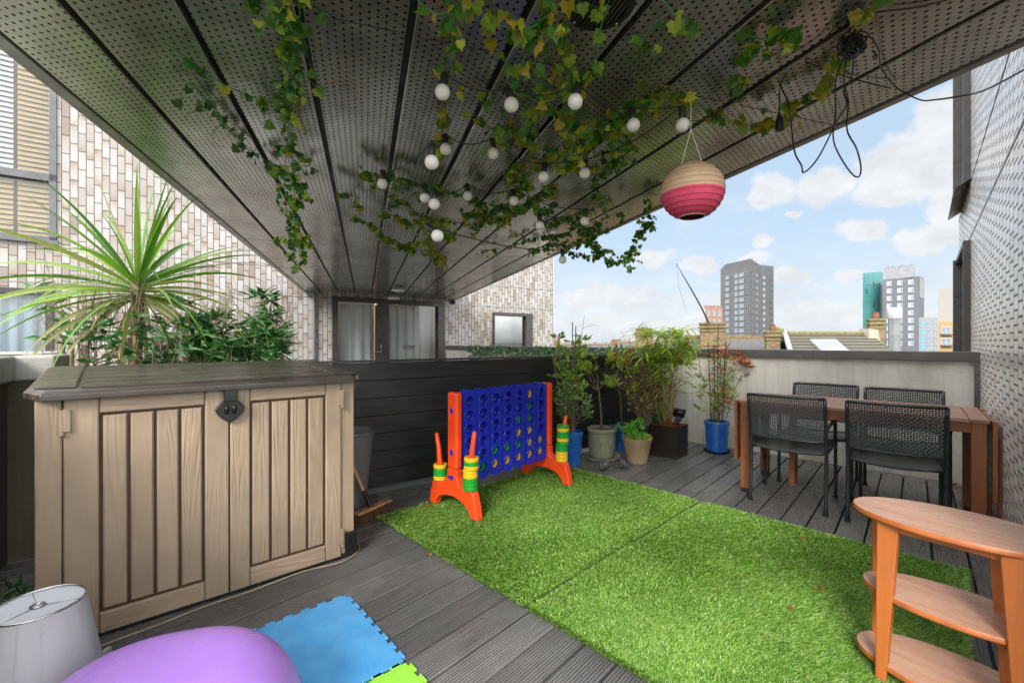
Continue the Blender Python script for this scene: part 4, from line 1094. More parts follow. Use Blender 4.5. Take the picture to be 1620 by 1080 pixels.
# A: blue pot with climber on canes
b_ = PX(906, 4.5, 0); t_ = thing('potted_plant', 'tall leafy climber on bamboo canes in a blue glazed pot just right of the game', 'potted plant', b_, 0, GP)
stdpot(t_, 'potblue', .078, .096, .335); rr = random.Random(21); ms = mb('twig'); ml = mb('leaf_small'); ml2 = mb('leaf_mid')
for k in range(7): twiggy(ms, ml, Vector((rr.uniform(-.05, .05), rr.uniform(-.05, .05), .3)), (rdir(rr, .2, 1) + Vector((0, 0, .7))).normalized(), rr.uniform(.14, .3), 2, rr, (.045, .018, 9), .004, 4, .9)
for k in range(6):
    x = rr.uniform(-.16, .16); q = Vector((0, 0, .32)); pts_ = path(q, (x, rr.uniform(-.1, .1), rr.uniform(.95, 1.28)), rr, .05, 7); ms.tube(pts_, .0028, 5)
    for p in pts_[3:]:
        for j in range(3): twiggy(ms, ml2, p, rdir(rr, -.2, .8), rr.uniform(.06, .13), 0, rr, (.06, .028, 7), .0015)
ms.build('stems', t_, smooth=True); ml.build('leaves', t_); ml2.build('upper_leaves', t_)
for (x, zt) in ((-.20, 1.1), (-.14, 1.15), (.0, 1.44), (.035, 1.4)): mb('twig').tube([(x * .3, 0, .28), (x, .02, zt)], .005, 6).build('cane', t_)
mb('twig').tube([(-.2, 0, 1.10), (.06, .0, 1.20)], .004, 6).build('cane', t_)
mb('twig').tube([(.02, 0, 1.1), (.09, 0, 1.3), (.105, 0, 1.42), (.12, 0, 1.5)], [.003, .0025, .002, .001], 5).tube([(.1, 0, 1.38), (.2, 0, 1.41), (.27, 0, 1.4)], [.002, .0015, .0008], 5).build('bare_twig', t_)
# B: olive pot with small tree
b_ = PX(952, 4.72, 0); t_ = thing('potted_plant', 'small tree with bright rounded leaves in an olive green round pot on a saucer', 'potted plant', b_, 0, GP)
mb('pototh').lathe([(0, 0), (.17, 0), (.195, .02), (.2, .035), (.19, .037), (.165, .02), (0, .02)], 44).build('saucer', t_, smooth='auto')
po = mb('pototh').lathe([(0, .022), (.115, .022), (.127, .04), (.143, .12), (.147, .24), (.142, .27), (.145, .283), (.157, .29), (.159, .318), (.152, .326), (.138, .324), (.134, .27), (0, .27)], 48).build('pot', t_, smooth='auto')
mb('pototh').lathe([(.028, .0), (.032, .004), (.036, 0)], 24, (-.02, -.146, .16), Matrix.Rotation(R(90), 3, 'X')).build('emblem', po)
mb('soil').lathe([(0, .30), (.136, .295)], 24).build('soil', t_)
rr = random.Random(31); ms = mb('bark'); ml = mb('leaf_lime')
ms.tube([(0, 0, .29), (-.01, 0, .5), (-.035, 0, .72)], [.013, .011, .009], 8)
for k in range(9):
    dv = Vector((rr.uniform(-1, 1) * 1.1, rr.uniform(-.5, .5), rr.uniform(.35, 1))).normalized()
    twiggy(ms, ml, Vector((-.035, 0, .72)), dv, rr.uniform(.14, .26), 2, rr, (.075, .03, 4), .0045, 2, .5, 1, .1)
ms.build('stems', t_, smooth=True); ml.build('leaves', t_)
# C: blue pot behind
b_ = PX(984, 5.15, 0); t_ = thing('potted_plant', 'slim sapling with lime leaves in a blue pot partly hidden behind the olive pot', 'potted plant', b_, 0, GP)
stdpot(t_, 'potblue', .10, .125, .28); rr = random.Random(41); ms = mb('bark'); ml = mb('leaf_lime')
ms.tube([(0, 0, .25), (-.02, 0, .6), (-.07, 0, .9)], [.012, .01, .007], 7)
for k in range(8): twiggy(ms, ml, Vector((-.03 - k * .004, 0, .62 + k * .04)), Vector((rr.uniform(-1, 1), rr.uniform(-.4, .4), .4)).normalized(), rr.uniform(.1, .2), 1, rr, (.10, .035, 6), .003, 3, .7)
ms.build('stems', t_, smooth=True); ml.build('leaves', t_)
# D: bronze ribbed pot, herbs
b_ = PX(1008, 4.58, 0); t_ = thing('potted_plant', 'curly green herbs in a low bronze ribbed pot at the front of the group', 'potted plant', b_, 0, GP)
stdpot(t_, 'potbr', .10, .142, .255, .004); rr = random.Random(51); ms = mb('stemgreen'); ml = mb('leaf_herb')
for k in range(34):
    a_ = rr.uniform(0, 6.28); q = Vector((math.cos(a_) * rr.uniform(0, .1) - .03, math.sin(a_) * .09, .22)); tp_ = q + Vector((rr.uniform(-.09, .07), rr.uniform(-.08, .08), rr.uniform(.05, .24)))
    ms.tube([q, q.lerp(tp_, .5) + Vector((0, 0, .02)), tp_], .0015, 4)
    for j in range(26): leaf(ml, tp_ + rdir(rr) * rr.uniform(0, .035), rdir(rr, -.2, 1), .022, .018, rr)
ms.build('stems', t_); ml.build('leaves', t_); ml = mb('leaf_lime')
for j in range(700): a_ = rr.uniform(0, 6.28); q = rr.uniform(.05, .145); leaf(ml, (q * math.cos(a_), q * math.sin(a_), .235 + rr.uniform(0, .04)), rdir(rr, -.2, 1), .022, .012, rr)
ml.build('ground_leaves', t_)
# E: dry twiggy bush behind
b_ = PX(1020, 5.0, 0); t_ = thing('potted_plant', 'mostly bare brown twiggy bush with a few red leaves, behind the bronze pot', 'potted plant', b_, 0, GP)
stdpot(t_, 'blackpl', .10, .125, .3); rr = random.Random(61); ms = mb('twig'); ml = mb('leaf_red'); ml2 = mb('leaf_lime')
for k in range(8): twiggy(ms, ml, Vector((rr.uniform(-.05, .05), 0, .27)), Vector((rr.uniform(-.6, .6), rr.uniform(-.3, .3), 1)).normalized(), rr.uniform(.24, .36), 3, rr, (.05, .02, 1), .008, 3, .6, .10, .1)
ml3 = mb('leaf_lime')
for k in range(26):
    q = Vector((rr.uniform(-.06, .06), -.05, .3)); e_ = Vector((rr.uniform(-.30, .16), rr.uniform(-.16, .02), rr.uniform(.7, 1.2))); pp = path(q, e_, rr, .05, 6); ms.tube(pp, [.004, .0036, .003, .0026, .002, .0015, .001], 5, False)
    for p in pp[3:]:
        for j in range(3): leaf(ml3 if rr.random() < .55 else ml, p + rdir(rr) * .03, rdir(rr, -.2, .7), .05, .02, rr)
ml3.build('yellow_leaves', t_)
for k in range(40):
    p = Vector((rr.uniform(-.35, -.1), rr.uniform(-.05, .05), rr.uniform(1.0, 1.14))); leaf(ml, p, rdir(rr), .055, .03, rr)
ms.tube([(-.02, 0, .3), (-.12, 0, .8), (-.18, 0, 1.3)], [.004, .004, .003], 5)
for k in range(20):
    p = Vector((rr.uniform(-.25, .1), rr.uniform(-.1, .1), rr.uniform(.62, 1.0))); twiggy(ms, ml2, p, rdir(rr, 0, 1), .05, 0, rr, (.07, .028, 2), .0012)
ms.build('stems', t_, smooth=True); ml.build('red_leaves', t_); ml2.build('leaves', t_)
# F: rattan square pot with bamboo
b_ = PX(1058, 4.86, 0); t_ = thing('potted_plant', 'tall yellow-green bamboo in a square black woven planter against the parapet', 'potted plant', b_, R(-45), GP)
m = mb('rattan'); S_ = .145; hgt = .33
for q in range(22):
    z = q * hgt / 22
    for sd_ in range(4):
        mt = Matrix.Rotation(sd_ * math.pi / 2, 3, 'Z')
        for k in range(18):
            x = -S_ + (k + .5) * 2 * S_ / 18; o_ = .003 if (k + q) % 2 else -.001
            m.box(mt @ Vector((x, -S_ - o_, z + hgt / 44)), (2 * S_ / 18 * .96, .006, hgt / 22 * .86), mx=mt)
m.bb(-S_ + .004, S_ - .004, -S_ + .004, S_ - .004, .01, hgt - .06)
for sd_ in range(4): m.box(Matrix.Rotation(sd_ * math.pi / 2, 3, 'Z') @ Vector((0, -S_ + .004, hgt)), (2 * S_ + .012, .02, .014), mx=Matrix.Rotation(sd_ * math.pi / 2, 3, 'Z'))
m.build('pot', t_); mb('soil').bb(-S_ + .012, S_ - .012, -S_ + .012, S_ - .012, hgt - .059, hgt - .02).build('soil', t_)
rr = random.Random(71); ms = mb('cane'); ml = mb('leaf_lime')
for k in range(17):
    q = Vector((rr.uniform(-.07, .05), rr.uniform(-.06, .06), .3)); e_ = Vector((q.x * 2.5 + rr.uniform(-.2, .2), q.y * 2 + rr.uniform(-.12, .12), rr.uniform(.95, 1.36)))
    pts_ = path(q, e_, rr, .03, 6); ms.tube(pts_, [.005, .0045, .004, .0035, .003, .0025, .0015], 6)
    for p in pts_[3:]:
        for j in range(6 if p.z > .95 else 1):
            dv = (rdir(rr, -.1, .7)); s1 = p + dv * rr.uniform(.03, .16); ms.tube([p, s1], .001, 3, False)
            for jj in range(4): leaf_blade(ml, s1, rdir(rr, -.3, .6), rr.uniform(.13, .25), .021, 1.5, 4)
ms.build('stems', t_, smooth=True); ml.build('leaves', t_)
ml = mb('leaf_red')
for j in range(500): leaf(ml, (rr.uniform(-.13, .13), rr.uniform(-.13, .13), .315 + rr.uniform(0, .02)), rdir(rr, -.1, .5), .03, .01, rr)
ml.build('leaf_litter', t_)
# G: blue pot at right with red tipped shrub
b_ = PX(1134, 5.0, 0); t_ = thing('potted_plant', 'twiggy shrub with reddish leaf tips on black canes in a blue pot against the parapet', 'potted plant', b_, 0, GP)
mb('blackpl').lathe([(0, 0), (.125, 0), (.14, .022), (.13, .022), (.12, .008), (0, .008)], 36).build('saucer', t_, smooth='auto')
po = stdpot(t_, 'potblue', .108, .125, .335); po.location.z = .009
rr = random.Random(81); ms = mb('twig'); ml = mb('leaf_mid'); ml2 = mb('leaf_red')
for k in range(16):
    q = Vector((rr.uniform(-.07, .07), rr.uniform(-.07, .07), .3)); pts_ = path(q, (q.x + rr.uniform(-.2, .26), rr.uniform(-.1, .1), rr.uniform(.75, 1.2)), rr, .07, 7); ms.tube(pts_, .0035, 5)
    for p in pts_[2:]:
        for j in range(1 if rr.random() < .6 else 2): twiggy(ms, (ml if rr.random() < .8 else ml2) if p.z < .85 else (ml2 if rr.random() < .6 else ml), p, rdir(rr, -.2, .7), rr.uniform(.04, .11), 0, rr, (.06, .016, 5), .0014)
for k in range(5): twiggy(ms, ml2, Vector((.14 + k * .02, 0, 1.08 - .02 * k)), Vector((.9, 0, -.25)).normalized(), .12, 1, rr, (.065, .018, 6), .002, 3)
for k in range(4): twiggy(ms, ml, Vector((-.05, 0, .4 + .12 * k)), Vector((-.9, 0, .4)).normalized(), .14, 1, rr, (.06, .02, 6), .002, 3)
ms.build('stems', t_, smooth=True); ml.build('leaves', t_); ml2.build('red_leaves', t_)
for (x, zt) in ((-.10, 1.25), (-.03, 1.22), (.015, 1.42), (.1, 1.24)): mb('blackpl').tube([(x * .6, 0, .28), (x, 0, zt)], .0045, 6).build('cane', t_)
mb('blackpl').tube([(-.14, 0, 1.19), (.13, 0, 1.2)], .003, 6).build('cane', t_)
# H: herb pot behind the rattan planter
b_ = PX(1036, 5.15, 0); t_ = thing('potted_plant', 'bushy fresh green herb in a black pot between the dry bush and the woven planter', 'potted plant', b_, 0, GP)
stdpot(t_, 'blackpl', .09, .11, .28); rr = random.Random(91); ms = mb('stemgreen'); ml = mb('leaf_herb')
for k in range(30):
    tp_ = Vector((rr.uniform(-.16, .14), rr.uniform(-.14, .14), rr.uniform(.33, .62))); ms.tube([(0, 0, .26), tp_ * .6 + Vector((0, 0, .15)), tp_], .0015, 4)
    for j in range(22): leaf(ml, tp_ + rdir(rr) * rr.uniform(0, .04), rdir(rr, -.2, 1), .03, .02, rr)
ms.build('stems', t_); ml.build('leaves', t_)
# solar light stuck in the woven planter
sp = thing('solar_spotlight', 'black solar spotlight stuck in the soil of the woven planter', 'garden light', PX(1073, 4.80, .30), R(-10))
mb('blackpl').tube([(0, 0, -.02), (0, 0, .09)], .009, 8).build('stake', sp)
mb('blackpl').box((.01, 0, .17), (.12, .035, .10), mx=Matrix.Rotation(R(25), 3, 'X') @ Matrix.Rotation(R(12), 3, 'Y')).build('head', sp, bevel=.006)
mb('chrome').box((.014, -.026, .185), (.05, .004, .025), mx=Matrix.Rotation(R(25), 3, 'X') @ Matrix.Rotation(R(12), 3, 'Y')).build('label_plate', sp)
mb('blackpl').lathe([(.03, -.03), (.035, .03), (.0, .03)], 16, (-.01, -.03, .1), Matrix.Rotation(R(70), 3, 'X')).build('lamp', sp, smooth='auto')
# stones
def stone(px_, py_, r_, seed, label):
    p = G(px_, py_); rr_ = random.Random(seed)
    m = MB().mat('stone'); nU, nV = 12, 8; fr_ = [(rdir(rr_), rr_.uniform(.62, .95)) for _ in range(14)]; vs = []
    for j in range(nV + 1):
        for i in range(nU):
            a_, e_ = 2 * math.pi * i / nU, math.pi * (j / nV - .5); v = Vector((math.cos(a_) * math.cos(e_), math.sin(a_) * math.cos(e_), math.sin(e_)))
            k = min([1.0] + [f / max(v.dot(n_), 1e-3) for n_, f in fr_ if v.dot(n_) > .3]); vs.append(v * k * r_)
    m.add(vs, [(j * nU + i, j * nU + (i + 1) % nU, (j + 1) * nU + (i + 1) % nU, (j + 1) * nU + i) for j in range(nV) for i in range(nU)])
    o_ = m.build('stone'); o_.location = (p.x, p.y, r_ * .68); tag(o_, label, 'stone', 'dark stones in front of the pots')
stone(954, 742, .062, 1, 'rounded dark stone in front of the olive pot at the rug edge')
stone(985, 740, .058, 2, 'rounded dark stone in front of the bronze ribbed pot')

# ------------------------------------------------------------------ dining table
T0 = Vector((1.89, 3.69, 0)); T1 = Vector((2.95, 2.73, 0)); tx = (T1 - T0).normalized(); TLn = (T1 - T0).length; TW = .74
taz = math.atan2(tx.y, tx.x); TH = .757
tb = thing('dining_table', 'rectangular brown slatted wooden drop-leaf table against the right wall', 'table', T0, taz)
# local x along length, local y to the back
m = mb('twoodh'); ew = .085
m.bb(0, ew, 0, TW, TH - .022, TH).bb(TLn - ew, TLn, 0, TW, TH - .022, TH).bb(ew + .003, TLn - ew - .003, 0, .07, TH - .022, TH).bb(ew + .003, TLn - ew - .003, TW - .07, TW, TH - .022, TH)
ns = 9; y = .075; sw = (TW - .15) / ns
for sec in range(3):
    xa_ = ew + .004 + sec * (TLn - 2 * ew) / 3; xb_ = xa_ + (TLn - 2 * ew) / 3 - .008
    for k in range(ns): m.bb(xa_, xb_, y + k * sw, y + (k + 1) * sw - .006, TH - .02, TH - .002)
m.build('tabletop', tb, bevel=.003)
mb('twoodh').bb(ew + (TLn - 2 * ew) / 3 - .02, ew + (TLn - 2 * ew) / 3 + .02, .05, TW - .05, TH - .045, TH - .0225).bb(ew + 2 * (TLn - 2 * ew) / 3 - .02, ew + 2 * (TLn - 2 * ew) / 3 + .02, .05, TW - .05, TH - .045, TH - .0225).build('batten', tb)
mb('twood').bb(.07, TLn - .07, .02, .042, TH - .09, TH - .0225).bb(.07, TLn - .07, TW - .042, TW - .02, TH - .09, TH - .0225).bb(.02, .042, .07, TW - .07, TH - .09, TH - .0225).bb(TLn - .042, TLn - .02, .07, TW - .07, TH - .09, TH - .0225).build('apron', tb, bevel=.002)
for (x, y) in ((.01, .01), (TLn - .08, .01), (.01, TW - .08), (TLn - .08, TW - .08)):
    lg = mb('twood').bb(x, x + .068, y, y + .068, .03, TH - .0228).build('leg', tb, bevel=.004); mb('blackpl').bb(x + .004, x + .064, y + .004, y + .064, 0, .03).build('foot', lg)
for side, x in ((0, -.035), (1, TLn + .012)):
    m = mb('twoodh'); k = 0; z_ = .26
    m = mb('twood').bb(x, x + .022, 0, .07, z_, TH - .004).bb(x, x + .022, TW - .07, TW, z_, TH - .004)
    m.mat('twood')
    for k in range(7): zz = z_ + k * .07; m.bb(x + .002, x + .018, .073, TW - .073, zz, zz + .064)
    m.build('drop_leaf', tb, bevel=.002)
mb('twood').bb(TLn + .04, TLn + .075, .05, .10, .0, .66).bb(TLn + .04, TLn + .075, TW - .15, TW - .10, .0, .66).bb(TLn + .04, TLn + .075, .1, TW - .15, .3, .34).build('gate_leg', tb, bevel=.003)
mb('twood').bb(.30, .34, .35, .39, .03, TH - .05).bb(.30, .34, .45, .49, .03, TH - .05).build('centre_leg', tb, bevel=.003)

# ------------------------------------------------------------------ chairs (local: front faces +Y, back at y=0)
def make_chair(label, loc, rz, grp):
    t_ = thing('garden_chair', label, 'chair', loc, rz, grp); w2 = .245
    def leg_pts(sx): return [(sx * w2, -.03, 0), (sx * w2, -.005, .25), (sx * w2, 0, .43), (sx * w2, -.03, .60), (sx * w2, -.085, .84)]
    for sx in (-1, 1):
        o_ = mb('chair').tube(smoothp([Vector(p) for p in leg_pts(sx)], 3), .0125, 10).build('rear_leg', t_, smooth=True); mb('blackpl').tube([(sx * w2, -.031, 0), (sx * w2, -.03, .02)], .017, 10).build('foot', o_)
        fp = smoothp([Vector(p) for p in ((sx * (w2 + .005), .47, 0), (sx * (w2 + .005), .455, .42), (sx * (w2 + .005), .44, .57), (sx * (w2 + .012), .40, .625), (sx * (w2 + .015), .33, .64), (sx * (w2 + .01), .12, .63), (sx * w2, -.01, .61), (sx * w2, -.035, .60))], 4)
        o_ = mb('chair').tube(fp, .0125, 10).build('front_leg', t_, smooth=True); mb('blackpl').tube([(sx * (w2 + .005), .47, 0), (sx * (w2 + .005), .469, .02)], .017, 10).build('foot', o_)
    # seat
    zs = lambda x, y: .43 + .012 * (abs(x) / w2) ** 2 - .018 * math.sin(math.pi * min(max(y / .47, 0), 1))
    m = mb('chair')
    for sx in (-1, 1): m.tube([(sx * w2, 0, .435), (sx * w2, .24, .43), (sx * w2, .455, .43)], .011, 8)
    for y in (.0, .455): m.tube([(-w2 + w2 * 2 * k / 8, y, .435 - .02 * math.sin(math.pi * k / 8)) for k in range(9)], .011, 8)
    m.build('seat_frame', t_, smooth=True)
    m = mb('weaves'); n_ = 46
    for k in range(n_):
        x = -w2 + .014 + (2 * w2 - .028) * (k + .5) / n_; ww = (2 * w2 - .028) / n_ * .42
        vs = []; q = 8
        for j in range(q + 1):
            y = .455 * j / q; z = .436 - .02 * math.sin(math.pi * (x + w2) / (2 * w2)) + .001 * (-1) ** (k + j) - .004
            vs += [(x - ww, y, z), (x + ww, y, z), (x - ww, y, z - .004), (x + ww, y, z - .004)]
        m.add(vs, [f for j in range(q) for f in ((4 * j, 4 * j + 4, 4 * j + 5, 4 * j + 1)[::-1], (4 * j + 2, 4 * j + 3, 4 * j + 7, 4 * j + 6)[::-1])])
    for j in range(12):
        y = .03 + .4 * j / 11; m.tube([(-w2 + .01 + (2 * w2 - .02) * k / 8, y, .430 - .02 * math.sin(math.pi * k / 8)) for k in range(9)], .0022, 4)
    m.build('seat', t_)
    # back: frame and woven straps
    def bk(x, z):
        tt = (z - .46) / .38; yb_ = -.008 - .077 * max(tt, 0) ** 1.15; return (x, yb_ - .035 * (1 - (x / w2) ** 2), z)
    zt = lambda x: .838
    m = mb('chair').tube([bk(-w2 + 2 * w2 * k / 10, .838) if 0 < k < 10 else (-w2 + 2 * w2 * k / 10, -.085, .836) for k in range(11)], .012, 8)
    m.build('top_rail', t_, smooth=True)
    mb('chair').tube([bk(-w2 + 2 * w2 * k / 10, .515) for k in range(11)], .009, 8).build('lower_rail', t_, smooth=True)
    m = mb('weave'); NX, NZ = 32, 24
    for k in range(NX):
        x = -w2 + .015 + (2 * w2 - .03) * (k + .5) / NX; ww = (2 * w2 - .03) / NX * .26
        vs = []
        for j in range(NZ + 1):
            z = .515 + .32 * j / NZ; p = bk(x, z); off = .0022 * (-1) ** (k + j); vs += [(x - ww, p[1] + off, z), (x + ww, p[1] + off, z)]
        m.add(vs, [(2 * j, 2 * j + 1, 2 * j + 3, 2 * j + 2) for j in range(NZ)])
    for j in range(NZ):
        z = .515 + .32 * (j + .5) / NZ; hw = .32 / NZ * (.25 if j > 4 else .40); vs = []
        for k in range(NX + 1):
            x = -w2 + .01 + (2 * w2 - .02) * k / NX; p = bk(x, z); off = -.0022 * (-1) ** (k + j); vs += [(x, p[1] + off, z - hw), (x, p[1] + off, z + hw)]
        m.add(vs, [(2 * k, 2 * k + 2, 2 * k + 3, 2 * k + 1) for k in range(NX)])
    m.build('backrest', t_)
    return t_
GCH = 'woven garden chairs round the dining table'
tn = Vector((-tx.y, tx.x, 0))
f1 = (G(1189, 788) + G(1305, 818)) / 2 + tn * .03
ch1 = make_chair('charcoal woven chair with its back to the viewer, at the near left of the table', f1, taz, GCH)
f2 = f1 + tx * .615 + tn * -.01
dup(ch1, f2, taz + R(1.5), 'charcoal woven chair with its back to the viewer, at the near right of the table', GCH)
bk1 = T0 + tx * .42 + tn * (TW + .23); bk2 = T0 + tx * .99 + tn * (TW + .21)
dup(ch1, PX(1302, 4.10, 0) + tn * .0, taz + math.pi - R(2), 'charcoal woven chair facing the viewer across the table, on the far left', GCH)
dup(ch1, PX(1428, 3.66, 0), taz + math.pi + R(1), 'charcoal woven chair facing the viewer across the table, on the far right by the wall', GCH)

# ------------------------------------------------------------------ oval side table
k_ = 1.26; tip = Vector((1.09, 1.41, 0)) * k_; ax = Vector((.593, -.805, 0)).normalized(); an = Vector((-ax.y, ax.x, 0))
A2, B2 = .29, .182; cen = tip + ax * A2; saz2 = math.atan2(ax.y, ax.x)
st = thing('side_table', 'three-tier oval orange wooden side table at the near right', 'side table', cen, saz2)
def oval(z, a_, b_, name, cx_=0):
    m = MB().mat('st_wood'); n_ = 64; prof = [(-.006, 0), (0, .006), (0, .018), (-.003, .022)]
    rings = []
    for (ins, zz) in prof: rings.append([(cx_ + (a_ + ins) * math.cos(2 * math.pi * k / n_), (b_ + ins) * math.sin(2 * math.pi * k / n_), z - .024 + zz) for k in range(n_)])
    vs = [v for r_ in rings for v in r_]
    m.add(vs, [tuple(range(n_))[::-1]] + [(i * n_ + k, i * n_ + (k + 1) % n_, (i + 1) * n_ + (k + 1) % n_, (i + 1) * n_ + k) for i in range(3) for k in range(n_)])
    m.mat('st_top'); m.add(rings[-1], [tuple(range(n_))]); return m.build(name, st, smooth='auto')
oval(.62, A2, B2, 'tabletop'); oval(.335, A2 - .03, B2 - .03, 'shelf'); oval(.085, A2 - .01, B2 - .02, 'shelf')
for (x, y) in ((-.155, -.108), (-.215, .07), (.15, -.122), (.10, .07)):
    m = mb('st_wood'); sx = -1 if x < 0 else 1; sy = -1 if y < 0 else 1
    m.bar((x + sx * .02, y + sy * .01, 0), (x, y, .597), .034, .03, up=(1, 0, 0), w2=.036, h2=.062); m.build('leg', st, bevel=.004)
mb('st_wood').bb(-.14, .12, -.118, -.1, .565, .595).build('apron', st, bevel=.002)
for z in (.565, .297):
    mb('st_wood').bar((-.16, -.1, z), (-.205, .06, z), .02, .045).build('crossbar', st, bevel=.003); mb('st_wood').bar((.14, -.11, z), (.10, .06, z), .02, .045).build('crossbar', st, bevel=.003)

# ------------------------------------------------------------------ foam mats, purple toy, lampshade
fa = Vector((.664, -.747, 0)); fb_ = Vector((-.748, -.664, 0)); FT = Vector((-.81, 2.155, 0)); fmz = math.atan2(fa.y, fa.x)
def mat_poly(S, teeth=8, seed=0):
    pts_ = []; sgn = [1, 1, 1, 1]
    def edge(p, q, nrm):
        out_ = []; L = (q - p).length; d_ = (q - p).normalized(); n_ = teeth
        for k in range(n_):
            a0, a1 = (k + .28) / n_, (k + .72) / n_; h = .016
            out_ += [p + d_ * L * (k / n_), p + d_ * L * a0, p + d_ * (L * a0 - .006) + nrm * h, p + d_ * (L * a1 + .006) + nrm * h, p + d_ * L * a1]
        return out_
    P_ = [Vector((0, 0)), Vector((S, 0)), Vector((S, -S)), Vector((0, -S))]; N_ = [Vector((0, 1)), Vector((1, 0)), Vector((0, -1)), Vector((-1, 0))]
    for i in range(4): pts_ += edge(P_[i], P_[(i + 1) % 4], N_[i])
    return [(v.x, v.y) for v in pts_][::-1]
def mat(name, mt, p, label):
    o_ = mb(mt).prism(mat_poly(.585), .001, .013).build(name, bevel=.002); o_.location = p; o_.rotation_euler = (0, 0, fmz); tag(o_, label, 'play mat', 'interlocking foam play mats'); return o_
mat('foam_mat', 'foamb', FT, 'blue interlocking foam mat tile on the deck beside the purple toy')
mat('foam_mat', 'foamg', FT + fa * .602, 'lime green interlocking foam mat tile at the bottom edge next to the blue one')
# purple shell
pt = thing('purple_toy', 'smooth rounded purple plastic toy lying on the deck at the bottom left', 'toy', (-.955, 1.18, 0), R(20))
def shell(a_, b_, h, e, z0_=0, n=56, q=18):
    vs = []
    for j in range(q + 1):
        ph = math.pi / 2 * j / q; rr_ = max(math.cos(ph), 0) ** .72 if j < q else 0; zz = h * math.sin(ph) ** .85
        for i in range(n):
            t = 2 * math.pi * i / n; c_, s_ = math.cos(t), math.sin(t)
            vs.append((a_ * rr_ * math.copysign(abs(c_) ** e, c_), b_ * rr_ * math.copysign(abs(s_) ** e, s_), z0_ + zz))
    return vs, [(j * n + i, j * n + (i + 1) % n, (j + 1) * n + (i + 1) % n, (j + 1) * n + i) for j in range(q) for i in range(n)]
m = mb('purple'); m.add(*shell(.37, .34, .362, .8, .03, 64, 30)); m.build('shell', pt, smooth=True)
m = mb('purpled'); m.lathe([(1, 0), (1.035, .01), (1.035, .035), (1, .045)], 56, (0, 0, 0), Matrix.Diagonal((.367, .337, 1))); m.build('rim', pt, smooth=True)
# lampshade
ls = thing('lampshade', 'grey fabric tapered lampshade standing on the deck in the bottom left corner', 'lampshade', (-1.447, 1.35, 0), 0)
m = mb('shade').lathe([(.184, 0), (.108, .448)], 64); m.mat('shadein').lathe([(.180, .001), (.105, .448)], 64); m.build('fabric', ls, smooth='auto')
m = mb('chrome')
for r_, z in ((.107, .448), (.183, .002)): mb('chrome').tube([(r_ * math.cos(2 * math.pi * k / 48), r_ * math.sin(2 * math.pi * k / 48), z) for k in range(49)], .0032, 6, False).build('rim_wire', ls, smooth=True)
for k in range(3): a_ = 2.1 * k + .4; m.tube([(.105 * math.cos(a_), .105 * math.sin(a_),   .444), (.015 * math.cos(a_), .015 * math.sin(a_), .442)], .0009, 6)
m.lathe([(.013, .442), (.018, .442), (.018, .446), (.013, .446), (.013, .442)], 20); m.build('ring_frame', ls, smooth=True)
m = mb('shadein'); m.lathe([(0, .440), (.1055, .443)], 48); m.build('diffuser', ls)
for a_ in (-1.15, -.75): 
    mb('shade').add([(.1845 * math.cos(a_), .1845 * math.sin(a_), 0), (.186 * math.cos(a_ + .05), .186 * math.sin(a_ + .05), 0), (.1095 * math.cos(a_ + .05), .1095 * math.sin(a_ + .05), .448), (.1086 * math.cos(a_), .1086 * math.sin(a_), .448)], [(0, 1, 2, 3)]).build('fabric_seam', ls)
bt = thing('toy_scrap', 'small white and orange plastic scrap on the deck between lampshade and purple toy', 'toy', G(172, 1062, .02) , 0)
mb('white').tube(smoothp([Vector((-.03, .03, 0)), Vector((-.02, .02, .05)), Vector((.01, .01, .055)), Vector((.02, 0, .02))]), .004, 6).bb(-.05, -.035, 0, .05, -.015, .06).build('strap', bt)
mb('orangebit').box((.01, -.01, -.005), (.05, .03, .02), .4).build('block', bt, bevel=.004)
ds = thing('weed', 'small dark green weed in the corner left of the shed', 'plant', G(40, 965), 0)
m = mb('leaf_bam'); rr = random.Random(8)
for k in range(60): leaf(m, (rr.uniform(-.08, .08), rr.uniform(-.05, .05), rr.uniform(0, .1)), rdir(rr, 0, 1), .07, .02, rr)
m.build('leaves', ds)
# fallen leaves
for i, (x, y, lb) in enumerate(((1272, 853, 'small orange fallen leaf near the far edge of the grass rug'), (1250, 961, 'dark brown fallen leaf on the near part of the grass rug'), (1294, 931, 'tiny dark fallen leaf between the other two on the rug'), (1512, 767, 'curled orange leaf on the deck against the parapet behind the table'), (679, 800, 'tiny brown leaf on the rug under the game'), (677, 877, 'tiny orange leaf on the deck in front of the grass rug'))):
    onrug = lb.find('rug') >= 0 and 'in front' not in lb
    p = G(x, y, .03 if onrug else .004); rr = random.Random(i); m = mb('leaf_brown')
    for k in range(5 if i != 3 else 8): leaf(m, (rr.uniform(-.01, .01), rr.uniform(-.01, .01), 0), rdir(rr, 0, .5), .03 if i != 3 else .07, .016 if i != 3 else .03, rr)
    o_ = m.build('fallen_leaf'); o_.location = p; tag(o_, lb, 'leaf', 'fallen leaves')

